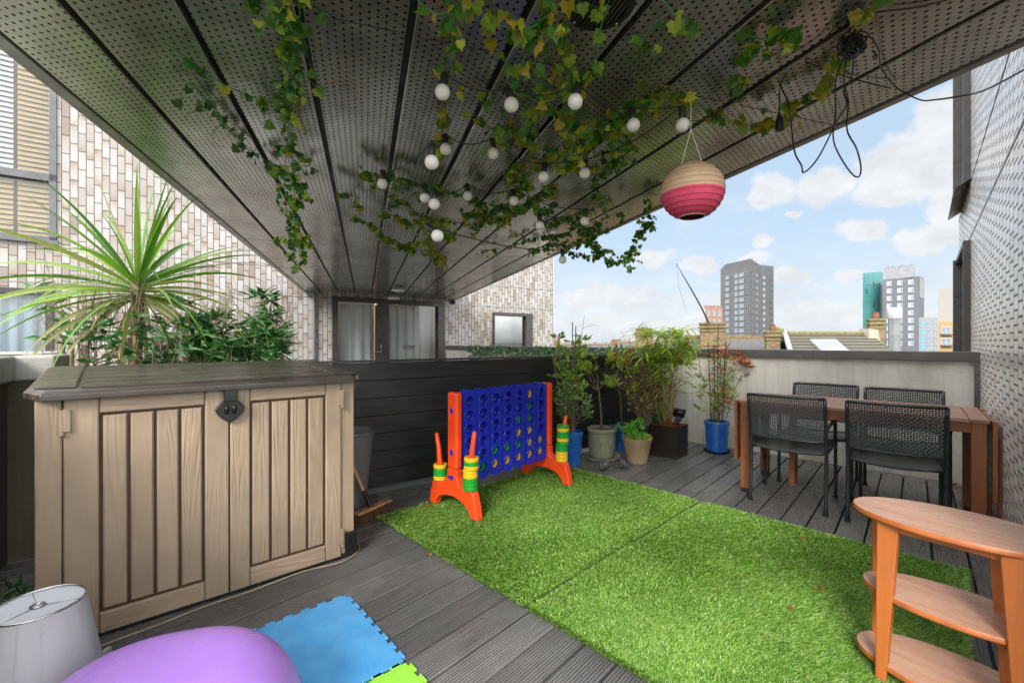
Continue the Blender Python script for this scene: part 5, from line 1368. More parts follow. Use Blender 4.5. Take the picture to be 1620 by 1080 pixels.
# ------------------------------------------------------------------ ivy garlands under the soffit
IVY = [(0, .02), (.26, -.12), (.56, .10), (.42, .30), (.44, .56), (.20, .64), (0, 1.0), (-.20, .64), (-.44, .56), (-.42, .30), (-.56, .10), (-.26, -.12)]
def ivy_leaf(m, p, d_, size, rr, nrm):
    d_ = d_.normalized(); s_ = d_.cross(nrm); s_ = s_.normalized() if s_.length > .05 else d_.orthogonal().normalized(); u = s_.cross(d_)
    vs = [Vector(p) + d_ * (.35 * size)]; f = rr.uniform(-.15, .6); cu = rr.uniform(.05, .5)
    for (x, y) in IVY: vs.append(Vector(p) + s_ * x * size + d_ * y * size + u * (abs(x) * f * size - y * y * cu * size))
    n_ = len(IVY); m.add(vs, [(0, 1 + k, 1 + (k + 1) % n_) for k in range(n_)])
def CP(x, y, h):      # point h below the soffit seen at that pixel
    z = CEIL - h; Y = (z - EYE) * F / (HY - y); return Vector(((x - 810) / F * Y, Y, z))
def garland(label, pts, dens, mats, seed, size=.044, spread=.05, stem='stemgreen'):
    """pts: (x, y, hang) list; dens leaves per metre"""
    rr = random.Random(seed); P_ = smoothp([CP(*p) for p in pts], 6)
    t_ = thing('ivy_garland', label, 'ivy garland', P_[0], 0, 'artificial ivy garlands hanging from the soffit')
    o0 = P_[0].copy(); P_ = [p - o0 for p in P_]
    tot = sum((P_[i + 1] - P_[i]).length for i in range(len(P_) - 1)); n_ = int(tot * dens * 1.75)
    m = MB().mat(mats[0]); ms = mb(stem); ms.tube(P_, .0022, 5)
    twigs = []
    for k in range(max(3, int(tot * 16))):
        i = rr.randrange(len(P_) - 1); p = P_[i].lerp(P_[i + 1], rr.random()); e_ = p + rdir(rr, -.8, .3) * rr.uniform(.4, 2.6) * spread; e_.z = min(e_.z, CEIL - .02 - o0.z)
        ms.tube([p, p.lerp(e_, .5) + Vector((0, 0, .012)), e_ - Vector((0, 0, .01))], .0014, 4, False); twigs.append((p, e_, rr.uniform(.3, 1.6)))
    for k in range(n_):
        if rr.random() < .72:
            p0_, e_, wt = rr.choice(twigs)
            if rr.random() > wt: continue
            p = p0_.lerp(e_, rr.uniform(.2, 1)); off = rdir(rr, -1, .3) * rr.uniform(.008, .026)
        else:
            i = rr.randrange(len(P_) - 1); p = P_[i].lerp(P_[i + 1], rr.random()); off = rdir(rr, -1, .5) * rr.uniform(.01, spread * .6)
        q = p + off
        if q.z + o0.z > CEIL - .015: q.z = CEIL - .015 - o0.z
        ms.tube([p, p.lerp(q, .6) + Vector((0, 0, .006)), q], .0009, 3, False)
        m.mat(rr.choice(mats)); dv = Vector((rr.uniform(-.8, .8), rr.uniform(-.8, .8), rr.uniform(-1.1, -.05)))
        nrm = (Vector((0, -1, -.4)) + rdir(rr) * .9)
        ivy_leaf(m, q, dv, size * .80 * rr.uniform(.55, 1.2), rr, nrm)
    ms.build('stem', t_, smooth=True); m.build('leaves', t_)
D_, I_, Y_ = 'leaf_ivyd', 'leaf_ivy', 'leaf_ivyy'
garland('dark ivy strand hanging thickly at the left, ending low in front of the far soffit', [(440, -60, .03), (452, 40, .04), (457, 130, .05), (460, 200, .05), (464, 285, .20), (470, 340, .30), (478, 385, .38), (484, 410, .43)], 62, [D_, I_, I_], 1, .05, .06)
garland('second tangled dark ivy strand twisted beside the long left one', [(476, -40, .03), (470, 90, .05), (455, 215, .08), (450, 300, .22), (458, 360, .33), (470, 425, .40)], 36, [D_, I_], 2, .048, .05)
garland('short sparse ivy strand at the top left along two boards', [(330, -20, .02), (352, 5, .03), (385, 12, .03), (412, 4, .03)], 36, [D_], 3, .045, .03)
garland('sparse trailing ivy strand, leftmost across the soffit', [(250, 62, .02), (300, 95, .03), (340, 125, .03), (390, 150, .03), (440, 165, .03)], 26, [D_, I_], 4, .05, .05)
garland('sparse dark ivy strand below the leftmost one', [(298, 130, .02), (335, 165, .02), (365, 205, .03), (400, 240, .03), (440, 262, .03), (490, 262, .03)], 28, [D_, D_, I_], 5, .05, .05)
garland('ivy strand looping along the yellowing lower left edge of the middle tangle', [(560, 300, .05), (575, 345, .12), (600, 372, .15), (640, 388, .18), (672, 400, .2), (695, 412, .2)], 60, [Y_, I_, I_, D_], 6, .05, .06)
garland('yellow-green ivy strand in the middle of the tangle under the soffit', [(600, 330, .08), (640, 350, .12), (680, 345, .14), (705, 350, .16), (700, 378, .2), (725, 360, .12)], 75, [Y_, I_, I_], 7, .05, .06)
garland('ivy strand sweeping right from the middle tangle below the round bulbs', [(590, 275, .05), (640, 285, .06), (700, 300, .06), (760, 320, .08), (820, 325, .1), (870, 300, .1)], 75, [D_, D_, I_], 8, .05, .07)
garland('dense ivy strand running diagonally from the tangle to the upper right', [(740, 335, .06), (790, 345, .1), (850, 312, .1), (890, 270, .1), (930, 225, .1), (985, 170, .08), (1040, 150, .06)], 105, [I_, D_, I_, Y_], 9, .05, .08)
garland('ivy strand hanging past the right edge of the soffit against the sky', [(860, 355, .08), (900, 345, .10), (935, 370, .16), (945, 395, .22), (975, 415, .26), (1000, 398, .24), (1015, 360, .14), (1030, 310, .05)], 78, [D_, I_, D_], 10, .05, .06)
garland('short ivy strand below the last bulb at the soffit edge', [(905, 398, .2), (935, 405, .24), (960, 395, .22), (990, 420, .3), (1003, 425, .3)], 60, [D_, I_], 11, .046, .05)
garland('small leaved ivy strand along the lower boards left of the sky', [(760, 395, .03), (800, 392, .04), (850, 375, .05), (880, 372, .06), (905, 365, .06)], 50, [D_, I_], 12, .045, .05)
garland('long ivy vine looping across the very top of the picture', [(640, -20, .04), (690, 22, .08), (740, 10, .05), (790, 40, .08), (840, 44, .1), (885, 5, .05)], 42, [I_, Y_], 13, .05, .05)
garland('ivy strand dropping from the top centre between the first bulbs', [(720, -30, .03), (715, 60, .05), (712, 130, .06), (705, 190, .08), (702, 240, .1)], 48, [I_, Y_], 14, .05, .04)
garland('dense ivy strand from the vent grille down to the right-hand bulbs', [(850, -20, .03), (880, 40, .05), (890, 95, .08), (915, 140, .1), (900, 190, .12), (930, 235, .12)], 90, [I_, D_, Y_], 15, .052, .08)
garland('thin ivy strand from the vent grille straight down', [(960, -30, .03), (950, 50, .06), (942, 100, .1)], 30, [I_], 16, .045, .03)
garland('ivy strand crossing above the second row of bulbs', [(760, 130, .04), (810, 200, .06), (840, 240, .08), (800, 270, .08), (860, 255, .08), (900, 215, .08)], 60, [I_, Y_, D_], 17, .05, .06)
garland('ivy strand of mixed leaves beside the paper lantern cord', [(1020, 130, .04), (1050, 150, .06), (1080, 150, .05), (1110, 170, .06), (1140, 178, .05)], 80, [I_, Y_], 18, .05, .05)
garland('sparse row of green ivy leaves at the upper right', [(1140, 130, .03), (1175, 95, .03), (1190, 60, .04), (1220, 65, .03), (1262, 42, .03)], 60, [D_, I_, I_], 19, .055, .05)
garland('yellow ivy strand curving under the cable tangle', [(1145, 180, .03), (1190, 195, .06), (1225, 185, .06), (1262, 160, .05), (1300, 145, .05), (1315, 110, .04), (1335, 75, .03), (1360, 25, .02)], 62, [Y_, Y_, I_], 20, .058, .045, 'cord')
garland('short ivy tuft at the top right of the vent grille', [(1040, -10, .03), (1065, 20, .06), (1080, 30, .05), (1115, 40, .03)], 40, [D_, I_], 21, .05, .05)
garland('drooping ivy tip beside the last hanging bulb in the middle', [(830, 270, .05), (845, 300, .1), (850, 330, .14), (880, 320, .12)], 70, [I_, D_], 22, .048, .06)
garland('scattered small ivy leaves under the leftmost round bulb', [(575, 270, .05), (610, 300, .08), (650, 330, .12), (690, 355, .16)], 60, [I_, D_, Y_], 31, .046, .08)
garland('yellow ivy leaves hanging lowest around the tilted bulb', [(668, 345, .14), (676, 372, .2), (690, 398, .26), (700, 408, .28)], 85, [Y_, Y_, I_], 32, .05, .06)
garland('loose ivy strand joining the tilted bulb to the diagonal strand', [(700, 345, .1), (750, 355, .12), (790, 330, .1), (830, 300, .1)], 80, [I_, D_, Y_], 33, .046, .09)
garland('open ivy strand over the third and fourth bulbs of the front row', [(830, 150, .08), (870, 170, .1), (930, 190, .1), (990, 190, .1), (1030, 165, .08)], 75, [I_, Y_, D_], 34, .05, .1)
garland('open ivy strand between the second and third rows of bulbs', [(770, 200, .08), (820, 215, .1), (880, 240, .12), (940, 255, .12), (985, 230, .1)], 75, [I_, D_, Y_], 35, .048, .1)
garland('small dark ivy leaves close to the boards right of the bulbs', [(840, 395, .04), (880, 385, .08), (920, 380, .12), (950, 350, .12), (985, 335, .08)], 75, [D_, I_], 36, .044, .08)
garland('thin ivy spray above the tangle by the vent grille', [(790, 90, .05), (830, 120, .08), (880, 135, .1), (930, 120, .08)], 50, [I_, Y_], 37, .05, .08)
garland('ivy spray hanging in the gap left of the paper lantern', [(940, 300, .06), (960, 320, .1), (925, 335, .14), (900, 345, .14)], 65, [D_, I_], 38, .045, .07)
garland('leafy ivy tuft above the lantern end of the diagonal strand', [(1000, 165, .08), (985, 225, .1), (960, 262, .1), (940, 280, .1)], 45, [I_, D_], 23, .048, .06)

# ------------------------------------------------------------------ festoon lights
bulbs = [(700, 146, 12), (809, 166, 11.5), (910, 161, 12), (1002, 198, 10.5), (1080, 198, 10.8), (925, 274, 8.6), (860, 280, 8.6), (780, 243, 9), (705, 236, 9.2), (683, 257, 11.5), (605, 291, 8.2), (672, 313, 8), (687, 323, 9), (740, 310, 7.4), (813, 318, 7.4), (925, 350, 7.2), (854, 357, 7.2), (890, 411, 6.3), (692, 373, 10)]
fl = thing('string_lights', 'string of round white frosted bulbs on black cable looping among the ivy', 'string lights', (0, 1.5, CEIL), 0)
FO_ = Vector((0, 1.5, CEIL)); prev = None; cable = mb('wire')
for i, (x, y, r_) in enumerate(bulbs):
    Y = min(.026 * F / r_, 3.2); p = W3(x, y, Y)
    if p.z > CEIL - .10: Y = (CEIL - .1 - EYE) * F / (HY - y); p = W3(x, y, Y)
    p = p - FO_; rr = random.Random(i); tilt = Vector((rr.uniform(-.15, .15), rr.uniform(-.15, .15), 1)).normalized()
    if i == 18: tilt = Vector((-.75, .1, .7)).normalized()
    q = tilt.to_track_quat('Z', 'Y').to_matrix()
    bo = mb('bulb').lathe([(0, -.0255)] + [(.0255 * math.cos(R(a_)), .0255 * math.sin(R(a_))) for a_ in range(-75, 66, 10)] + [(.011, .03)], 24, p, q).build('bulb', fl, smooth=True)
    mb('wire').lathe([(.012, .022), (.0135, .03), (.014, .062), (.008, .07), (0, .071)], 16, p, q).build('socket', bo, smooth='auto')
    top = p + tilt * .068
    if prev is not None:
        n_ = 8; sag = .05
        lift = lambda v: Vector((v.x, v.y, min(v.z, -.01)))
        mids = [prev.lerp(top, k / n_) - Vector((0, 0, (.035 if (prev - top).length > .2 else .005) * math.sin(math.pi * k / n_))) for k in range(n_ + 1)]
        cable.tube([lift(v) for v in mids], .0028, 6)
    prev = top
cable.build('cable', fl, smooth=True)
# the cable on to the tangle and the empty socket
cg = thing('cable_tangle', 'knotted bundle of thin black cable hanging from the soffit at the upper right', 'cable', CP(1350, 60, .02), 0)
o0 = CP(1350, 60, .02)
def cab(pts, r_=.0026, hname='cable'):
    P_ = smoothp([CP(*p) - o0 for p in pts], 6); mb('wire').tube(P_, r_, 6).build(hname, cg, smooth=True)
rr = random.Random(12); kn = []
for k in range(46):
    a_ = k * 1.9 + rr.uniform(-.4, .4); q = rr.uniform(.012, .055); kn.append(CP(1348, 72, .06) - o0 + Vector((math.cos(a_) * q, rr.uniform(-.02, .02), math.sin(a_) * q * .9)))
mb('wire').tube(smoothp(kn, 5), .0026, 6).build('knot', cg, smooth=True)
cab([(1090, 192, .16), (1120, 186, .10), (1180, 150, .03), (1240, 108, .02), (1290, 75, .015), (1330, 35, .02), (1352, 25, .02), (1400, 18, .01), (1450, 12, .008), (1500, 0, .008)])
cab([(1348, 25, .01), (1352, 50, .03), (1345, 75, .06)])
cab([(1365, 58, .04), (1378, 60, .05), (1390, 80, .05), (1395, 110, .03), (1420, 140, .02), (1455, 158, .1), (1480, 158, .3), (1520, 152, .35), (1560, 142, .35), (1625, 108, .3)])
cab([(1380, 80, .05), (1388, 90, .06), (1380, 92, .06)])
cab([(1336, 85, .06), (1322, 130, .14), (1322, 180, .26), (1318, 215, .36), (1325, 240, .42), (1345, 272, .50), (1358, 280, .52), (1362, 265, .48), (1355, 235, .42), (1340, 205, .34), (1342, 160, .22), (1335, 130, .15), (1340, 90, .06)])
cab([(1350, 85, .06), (1348, 120, .12), (1335, 145, .18), (1340, 165, .24), (1325, 190, .3), (1300, 240, .4), (1285, 262, .46), (1271, 273, .5), (1268, 262, .48), (1257, 240, .42), (1252, 200, .3), (1246, 160, .2), (1235, 135, .05), (1245, 115, .01)])
cab([(1275, 98, .008), (1310, 112, .008), (1360, 128, .01), (1410, 140, .02)])
skt = mb('wire'); p = CP(1233, 200, .16) - o0
skt.lathe([(0, -.02), (.015, -.018), (.016, .0), (.013, .03), (.006, .05), (0, .052)], 14, p); skt.tube([p + Vector((0, 0, .05)), p + Vector((0, 0, .155))], .0026, 6); skt.build('empty_socket', cg, smooth='auto')
# paper lantern
lp_ = W3(1095, 303, 1.66); ln = thing('paper_lantern', 'round paper lantern, natural above and raspberry pink below, hanging on white cord', 'lantern', lp_, 0)
Rr = .112
def lan(a0, a1, mt, nm):
    m = mb(mt); prof = []; N = int((a1 - a0) / 2.0)
    for k in range(N + 1):
        a_ = a0 + (a1 - a0) * k / N; ripple = -.0006 * abs(math.sin(math.pi * (a_ + 66) / 11)) ** .5 + .0
        prof.append(((Rr + .002 + ripple) * math.cos(R(a_)), (Rr * .93 + ripple) * math.sin(R(a_))))
    m.lathe(prof, 64); return m.build(nm, ln, smooth=True)
for a_ in range(-55, 67, 11):
    rad = (Rr + .0018) * math.cos(R(a_)); mb('lant_r' if a_ > -6 else 'lant_pr').tube([(rad * math.cos(t * math.pi / 24), rad * math.sin(t * math.pi / 24), (Rr * .93 + .0018) * math.sin(R(a_))) for t in range(49)], .0010, 5, False).build('rib', ln)
lan(-6, 68, 'lant_t', 'upper_paper'); lan(-66, -6, 'lant_p', 'lower_paper')
m = mb('cord')
for a_, z in ((68, 0), (-66, 0)):
    rad = (Rr) * math.cos(R(a_)); m.tube([(rad * math.cos(t * math.pi / 16), rad * math.sin(t * math.pi / 16), Rr * .93 * math.sin(R(a_))) for t in range(33)], .0015, 5, False)
m.build('wire_ring', ln)
top_ = W3(1093, 205, 1.66) - lp_
m = mb('cord')
for sx in (-1, 1): m.tube([(sx * .040, 0, Rr * .9), tuple(top_)], .0013, 5)
m.tube([tuple(top_), tuple(top_ + Vector((0, 0, .10)))], .0013, 5); m.build('hanging_cord', ln)

# ------------------------------------------------------------------ town beyond the parapet
def B(x, Y): return PX(x, Y, 0)
def facade_frame(xl, Yl, xr, Yr):
    a_, b_ = B(xl, Yl), B(xr, Yr); return a_, (b_ - a_).normalized(), (b_ - a_).length
def zy(y, Y): return EYE + (HY - y) / F * Y
def tower(name, label, cat, corners, topz, mat):
    """corners: (px, depth, top row) left to right as seen; closed away from the camera"""
    pts_ = [B(c_[0], c_[1]) for c_ in corners]; t_ = thing(name, label, cat, (pts_[0].x, pts_[0].y, -14), 0); o0_ = Vector((pts_[0].x, pts_[0].y, -14))
    zs_ = [zy(c_[2], c_[1]) + 14 for c_ in corners]
    rayd = pts_[0].normalized() * 18
    back = [p + rayd for p in (pts_[-1], pts_[0])] ; bz_ = [zs_[-1], zs_[0]]
    ring = [p - o0_ + Vector((0, 0, 14)) for p in pts_ + back]; zz = zs_ + bz_; n_ = len(ring)
    m = mb(mat); vs = [(p.x, p.y, 0) for p in ring] + [(p.x, p.y, z) for p, z in zip(ring, zz)]
    m.add(vs, [(i, (i + 1) % n_, n_ + (i + 1) % n_, n_ + i) for i in range(n_)] + [tuple(range(n_, 2 * n_))]); m.build('wall', t_)
    return t_, pts_, o0_
def windows(t_, o0_, a_, b_, cols, rows, mat, name='window', frame=None, d_=.12):
    """one window object per opening, meshes shared by size"""
    dv = (b_ - a_).normalized(); L = (b_ - a_).length; out_ = Vector((dv.y, -dv.x, 0)); cache = {}
    rz = math.atan2(dv.y, dv.x)
    for (u0_, u1_, mt) in cols:
        for (z0_, z1_) in rows:
            key = (round(u1_ - u0_, 4), round(z1_ - z0_, 3), mt)
            w_, h_ = (u1_ - u0_) * L, z1_ - z0_
            if key not in cache:
                m = mb(mt).box((0, 0, 0), (w_, d_ * 2, h_))
                if frame: m.mat(frame).box((0, -d_ - .02, 0), (w_ * .06, .06, h_)).box((0, -d_ - .02, -h_ / 2 + .05), (w_, .08, .12)).box((0, -d_ - .02, h_ / 2 - .05), (w_, .08, .12)).box((-w_ / 2 + .05, -d_ - .02, 0), (.12, .07, h_)).box((w_ / 2 - .05, -d_ - .02, 0), (.12, .07, h_))
                o_ = m.build(name, t_); cache[key] = o_.data
            else:
                o_ = bpy.data.objects.new(name, cache[key]); COL.objects.link(o_); o_.parent = t_
            c_ = a_ + dv * ((u0_ + u1_) / 2 * L) - o0_; o_.location = (c_.x, c_.y, (z0_ + z1_) / 2 + 14); o_.rotation_euler = (0, 0, rz)
# tower 1
t1, P1, O1 = tower('grey_tower', 'tall grey residential tower with an angled roofline, left of the skyline', 'tower', [(1140, 232, 426), (1148, 229, 418), (1188, 212, 409), (1202, 221, 419), (1224, 236, 421)], 0, 'tow1')
rows = [(zy(430 + 9.9 * i + 6.6, 215), zy(430 + 9.9 * i, 215)) for i in range(13)]
windows(t1, O1, P1[1], P1[2], [(.0, .15, 'twin'), (.38, .50, 'twin'), (.56, .74, 'twin'), (.80, .97, 'twind')], rows[:12], 'twin', 'window', 'tow1w', .15)
rows2 = [(a_, b_ - .6) for a_, b_ in rows[:12]]
windows(t1, O1, P1[2], P1[3], [(.10, .28, 'twind'), (.55, .75, 'twin')], rows2, 'twin', 'window', 'tow1w', .1)
windows(t1, O1, P1[3], P1[4], [(.22, .36, 'twinw'), (.72, .84, 'twind')], rows2, 'twin', 'window', None, .1)
# orange brick block behind chimney
t2, P2, O2 = tower('brick_block', 'orange brick block with notched parapet left of the grey tower', 'building', [(1116, 170, 487), (1143, 172, 486)], 0, 'brick_o')
windows(t2, O2, P2[0], P2[1], [(.1, .25, 'twin'), (.42, .57, 'twin'), (.72, .87, 'twin')], [(zy(500, 170), zy(491, 170)), (zy(515, 170), zy(506, 170)), (zy(530, 170), zy(521, 170))], 'twin', 'window', 'white')
for k in range(4): c_ = P2[0].lerp(P2[1], (k + .5) / 4) - O2; mb('brick_o').box((c_.x, c_.y + 1, 14 + zy(486, 170) + .35), (.9, 1.5, .9)).build('crenel', t2)
# teal slab
t3, P3, O3 = tower('teal_tower', 'slim teal clad tower slab attached to the dark grey tower', 'tower', [(1365, 262, 432), (1393, 262, 430), (1397, 268, 431)], 0, 'teal')
m = mb('lightgrey')
for y_ in (450, 475, 497, 520): 
    c0_, c1_ = P3[0] - O3, P3[1] - O3; m.bar((c0_.x, c0_.y - .1, 14 + zy(y_, 262)), (c1_.x, c1_.y - .1, 14 + zy(y_, 262)), .1, .15)
m.build('panel_line', t3)
windows(t3, O3, P3[0], P3[1], [(.58, .64, 'twind')], [(zy(452, 262), zy(446, 262)), (zy(487, 262), zy(480, 262))], 'twind'); windows(t3, O3, P3[0], P3[1], [(.18, .24, 'twind')], [(zy(464, 262), zy(457, 262))], 'twind')
# dark grey tower
t4, P4, O4 = tower('dark_tower', 'dark grey tower with columns of white windows and rooftop plant, right skyline', 'tower', [(1397, 250, 442), (1454, 240, 437), (1462, 252, 440)], 0, 'tow2')
rows = [(zy(444 + 11.9 * i + 7.5, 246), zy(444 + 11.9 * i, 246)) for i in range(9)]
windows(t4, O4, P4[0], P4[1], [(.10, .25, 'twinw'), (.40, .55, 'twinw'), (.70, .86, 'twinw')], rows, 'twinw', 'window', None, .2)
windows(t4, O4, P4[0], P4[1], [(.19, .24, 'twin'), (.49, .54, 'twin'), (.79, .85, 'twin')], [(a_ + .7, b_ - .6) for a_, b_ in rows], 'twin', 'pane', None, .3)
m = mb('lightgrey'); c0_ = P4[0].lerp(P4[1], .1) - O4; c1_ = P4[1] - O4
m.bar((c0_.x + 2, c0_.y + 3, 14 + zy(433, 245)), (c1_.x, c1_.y + 3, 14 + zy(431, 245)), 6, 6); m.bar((c0_.x + 6, c0_.y + 4, 14 + zy(428, 245)), (c1_.x - 1, c1_.y + 4, 14 + zy(427, 245)), 5, 3)
for k in range(9): q = c0_.lerp(c1_, .1 + k * .1); m.box((q.x, q.y + 2, 14 + zy(424 - (k % 3) * 1.5, 245)), (.5 + (k % 2) * .8, .6, 2.2))
m.mat('lightgrey'); a4, b4 = P4[1] - O4, P4[2] - O4; m.add([(a4.x, a4.y - .2, 14 + zy(470, 240)), (b4.x, b4.y - .2, 14 + zy(470, 240)), (b4.x, b4.y - .2, 14 + zy(441, 250)), (a4.x, a4.y - .2, 14 + zy(438, 240))], [(0, 1, 2, 3)])
m.build('rooftop_plant', t4)
# blue and white low block
t5, P5, O5 = tower('pale_block', 'pale low block with blue panels beside the dark tower', 'building', [(1454, 200, 502), (1484, 200, 502)], 0, 'lightgrey')
windows(t5, O5, P5[0], P5[1], [(.08, .28, 'blue_p'), (.38, .6, 'twin'), (.76, .96, 'twin')], [(zy(509 + 11.7 * i + 9, 199), zy(509 + 11.7 * i, 199)) for i in range(4)], 'twin', 'window', 'white')
# cream core over ochre block
t6, P6, O6 = tower('cream_block', 'tall blank off-white block rising behind the ochre flats', 'building', [(1484, 150, 457), (1518, 150, 455)], 0, 'cream')
t7, P7, O7 = tower('ochre_flats', 'ochre rendered flats with white balcony windows next to the right wall', 'building', [(1484, 140, 509), (1514, 140, 509), (1519, 146, 510)], 0, 'ochre')
windows(t7, O7, P7[0], P7[1], [(.14, .68, 'white')], [(zy(528, 140), zy(516, 140)), (zy(545.5, 140), zy(534, 140))], 'white', 'window_surround', None, .12)
windows(t7, O7, P7[0], P7[1], [(.18, .38, 'twin'), (.44, .64, 'twin')], [(zy(527, 140), zy(517.5, 140)), (zy(544.5, 140), zy(535.5, 140))], 'twin', 'window', None, .2)
m = mb('twind'); 
for y_ in (529.5, 547): c_ = P7[0].lerp(P7[1], .41) - O7; m.box((c_.x, c_.y - .5, 14 + zy(y_, 140)), (3.6, 1, .35))
c_ = P7[0].lerp(P7[1], .93) - O7; m.box((c_.x, c_.y - .2, 14 + zy(530, 140)), (.22, .2, 9)); m.build('balcony', t7)

# roofs and chimneys close by
def chimney(name, label, x0_, x1_, ytop, Y, mt='brick_y', pots=0, base=-14, cat='chimney', potm='pot_t', grp='old brick chimneys beyond the parapet', moss=True):
    c_ = (x0_ + x1_) / 2; w_ = (x1_ - x0_) / F * Y; p = PX(c_, Y, base); H_ = zy(ytop, Y) - base
    t_ = thing(name, label, cat, p, R(-20), grp); wv = w_ * .80
    mb(mt).bb(-wv / 2, wv / 2, -wv * .35, wv * .35, 0, H_ - .0).build('stack', t_)
    m = mb('moss' if moss else mt)
    for k, (e_, z_, h_) in enumerate(((.03, H_ - .36, .07), (.06, H_ - .22, .08), (.045, H_ - .07, .09))): m.bb(-wv / 2 - e_, wv / 2 + e_, -wv * .35 - e_, wv * .35 + e_, z_, z_ + h_)
    m.build('corbel', t_, bevel=.015)
    for k in range(pots):
        x = -wv * .38 + wv * .76 * (k / max(pots - 1, 1)) if pots > 1 else 0
        mb(potm).lathe([(.10, H_ + .018), (.12, H_ + .10), (.10, H_ + .22), (.12, H_ + .24), (.09, H_ + .26), (0, H_ + .2)], 14, (x, 0, 0)).build('chimney_pot', t_, smooth='auto')
    return t_
chimney('chimney', 'wide mossy yellow brick chimney stack below the leaning aerial', 1105, 1149, 511, 18, pots=0)
chimney('chimney', 'small brick chimney between the slate roof and the tiled roof', 1210, 1234, 524, 17, pots=1)
chimney('chimney', 'narrow red-brown brick chimney at the right end of the tiled roof', 1374, 1397, 505, 17, pots=1, moss=True)
chimney('chimney', 'distant crenellated brick chimney with a row of pots above the bamboo', 1003, 1035, 525, 30, pots=5)
chimney('chimney', 'small distant pale chimney low over the fence', 966, 984, 541, 42, pots=4)
chimney('chimney', 'small distant chimney close to the tiled building corner', 874, 886, 538, 34, pots=2)
# render haunch at chimney 3
def roof(name, label, xl, xr, yr_, Y, mt, run=2.6, drop=1.9, slant=0, extra=None):
    a_ = PX(xl, Y, zy(yr_, Y)); b_ = PX(xr, Y, zy(yr_, Y)); t_ = thing(name, label, 'roof', (a_.x, a_.y, a_.z), 0, 'old roofs beyond the parapet'); L = b_.x - a_.x
    ang = math.atan2(drop, run); SL = math.hypot(run, drop)
    for sgn in (-1, 1):
        m = mb(mt); m.prism([(-slant if sgn < 0 else 0, -SL), (L, -SL), (L, 0), (0, 0)], -.08, 0)
        o_ = m.build('slope', t_)
        if sgn < 0: o_.rotation_euler = (ang, 0, 0)
        else: o_.rotation_euler = (-ang, 0, 0); o_.scale = (1, -1, 1)
    mb('moss').tube([(0, 0, .0), (L, 0, .0)], .09, 10).build('ridge', t_)
    mb('brick_y').bb(.05, L - .05, -run + .1, run - .1, -16, -drop - .1).build('wall', t_)
    return t_, L, ang
rf1, L_, an_ = roof('slate_roof', 'grey slate roof with brick ridge between two chimneys', 1086, 1212, 534, 19, 'slate', 2.6, 1.7)
mb('brick_y').bb(0, L_, -.12, .12, -.2, .10).build('ridge_wall', rf1)
rf2, L_, an_ = roof('tiled_roof', 'mossy ridged tile roof with a small skylight in front of the towers', 1246, 1376, 527.5, 17, 'rtile', 2.4, 1.5, slant=1.0)
sk = mb('white').box((0, 0, .06), (.95, .75, .08)); so_ = sk.build('skylight', rf2); q = Matrix.Rotation(an_, 3, 'X'); so_.location = q @ Vector((.98, -.95, 0)); so_.rotation_euler = (an_, 0, 0)
gp = mb('lightgrey').box((0, 0, .105), (.8, .6, .01)).build('pane', so_)
vg = mb('lightgrey'); vg.bar(q @ Vector((-.1, .1, .05)), q @ Vector((-1.08, -2.6, .05)), .16, .12); vg.build('verge', rf2)
mb('moss').lathe([(0, .28), (.22, .18), (.3, -.1), (.25, -.3)], 12, (-.35, .1, 0)).build('gable_cap', rf2)
rh_ = thing('chimney_haunch', 'sloping cracked cream render against the narrow chimney', 'wall', PX(1384, 16.7, zy(553, 16.7)), 0)
mb('render').add([(-.42, 0, -1), (.34, 0, -1), (.26, 0, .2), (.12, 0, .75), (-.2, 0, .8), (-.26, 0, .3), (-.42, .5, -1), (.34, .5, -1), (.26, .5, .2), (.12, .5, .75), (-.2, .5, .8), (-.26, .5, .3)],
    [(0, 1, 2, 3, 4, 5), (11, 10, 9, 8, 7, 6)] + [(i, (i + 1) % 6, 6 + (i + 1) % 6, 6 + i) for i in range(6)]).build('render_face', rh_)
dt = thing('vent_duct', 'large ribbed galvanised vent duct with a white cowl beyond the tiled roof', 'duct', PX(1415, 24, -14), 0)
Hd = zy(504, 24) + 14; m = mb('duct').tube([(0, 0, 0), (0, 0, Hd)], .27, 24)
for k in range(14): m.lathe([(.275, Hd - .1 - k * .14), (.285, Hd - .085 - k * .14), (.275, Hd - .07 - k * .14)], 24)
m.build('duct_pipe', dt, smooth='auto'); mb('white').lathe([(.3, Hd - .02), (.335, Hd + .06), (.335, Hd + .56), (.31, Hd + .6), (0, Hd + .6)], 28).build('cowl', dt, smooth='auto')
for (xl, xr, yr_, Y_, lb) in ((884, 960, 544.5, 46, 'distant low slate roof just above the fence, left of the canes'), (975, 1050, 541, 38, 'distant slate roof below the crenellated chimney'), (1040, 1100, 533, 26, 'slate roof behind the bamboo, joining the wide chimney')):
    roof('slate_roof', lb, xl, xr, yr_, Y_, 'slate', 3.0, 2.0)
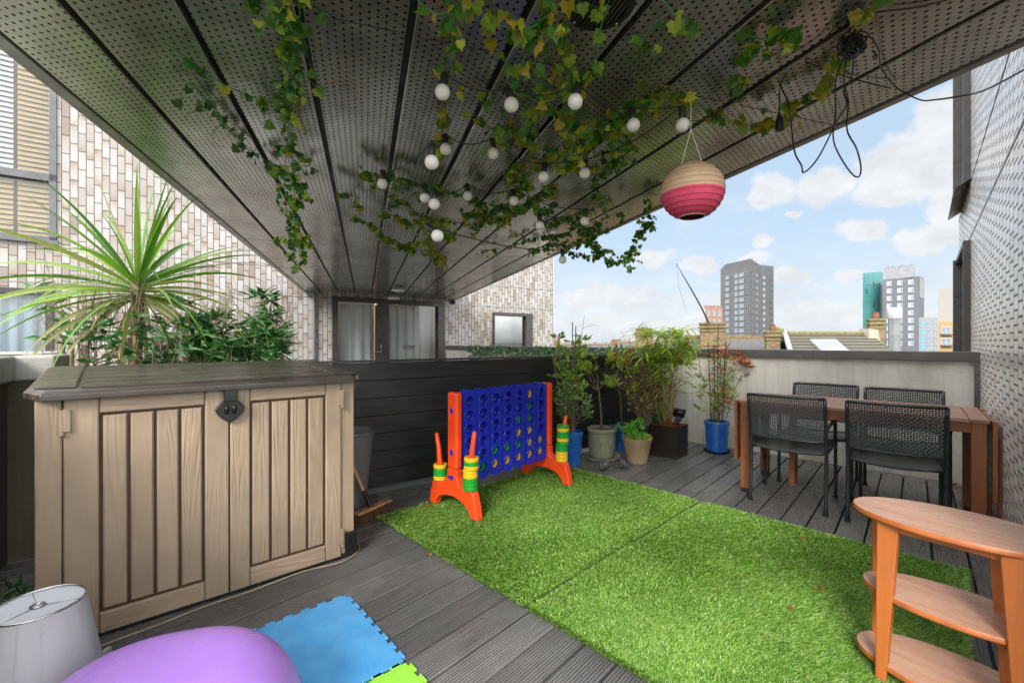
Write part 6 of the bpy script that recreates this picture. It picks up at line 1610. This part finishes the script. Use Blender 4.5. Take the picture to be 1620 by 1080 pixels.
# leaning aerial
ae = thing('aerial_mast', 'thin black aerial rod leaning above the wide brick chimney', 'aerial', W3(1118, 502, 17.5), 0)
pts = [W3(*p, 17.5) - W3(1118, 502, 17.5) for p in ((1122, 512), (1110, 487), (1095, 460), (1082, 438), (1070, 417))]
mb('wire').tube(pts, [.035, .03, .025, .018, .008], 6).build('rod', ae)
mb('wire').tube([pts[4], pts[4] + Vector((.1, 0, -.9)), pts[4] + Vector((.4, 0, -1.9))], .005, 4).build('guy_wire', ae)
# bare distant trees
for i, (x, yt, Y, lb) in enumerate(((896, 528, 60, 'hazy bare tree beyond the fence near the tiled corner'), (942, 524, 55, 'slender bare tree above the climber canes'), (985, 532, 65, 'low bare tree left of the crenellated chimney'), (1020, 506, 48, 'taller wispy bare tree behind the crenellated chimney'))):
    t_ = thing('bare_tree', lb, 'tree', PX(x, Y, -14), 0, 'bare winter trees in the distance'); Ht_ = zy(yt, Y) + 14; rr = random.Random(100 + i); ms = mb('twig')
    mb('twig').tube([(0, 0, 0), (0, 0, Ht_ * .5)], [.25, .16], 8).build('trunk', t_)
    def br_(p, dv, L, lv, rad):
        e_ = p + dv * L; ms.tube([p, p.lerp(e_, .5) + rdir(rr) * L * .06, e_], [rad, rad * .8, rad * .5], 4, False)
        if lv:
            for k in range(4): br_(p.lerp(e_, rr.uniform(.5, 1)), (dv + rdir(rr, -.2, .8) * .75).normalized(), L * rr.uniform(.55, .75), lv - 1, rad * .55)
    for k in range(4): br_(Vector((0, 0, Ht_ * .48)), Vector((rr.uniform(-.4, .4), rr.uniform(-.4, .4), 1)).normalized(), Ht_ * .22, 4, .10)
    ms.build('crown', t_)
# hazy far tree line and roofs so the horizon is not bare
m = mb('ftree'); rr = random.Random(77)
for i in range(5200):
    a_ = rr.uniform(-14, 50); Y = rr.uniform(230, 420); p = Vector((math.tan(R(a_)) * Y, Y, 0)); h = rr.uniform(2, 13) ; leaf(m, (p.x, p.y, -14 + h * rr.uniform(.5, 1.15)), rdir(rr, -.2, 1), rr.uniform(2, 4), rr.uniform(1.5, 3), rr)
tag(m.build('far_treeline'), 'low hazy line of distant trees on the horizon', 'trees', kind='stuff')
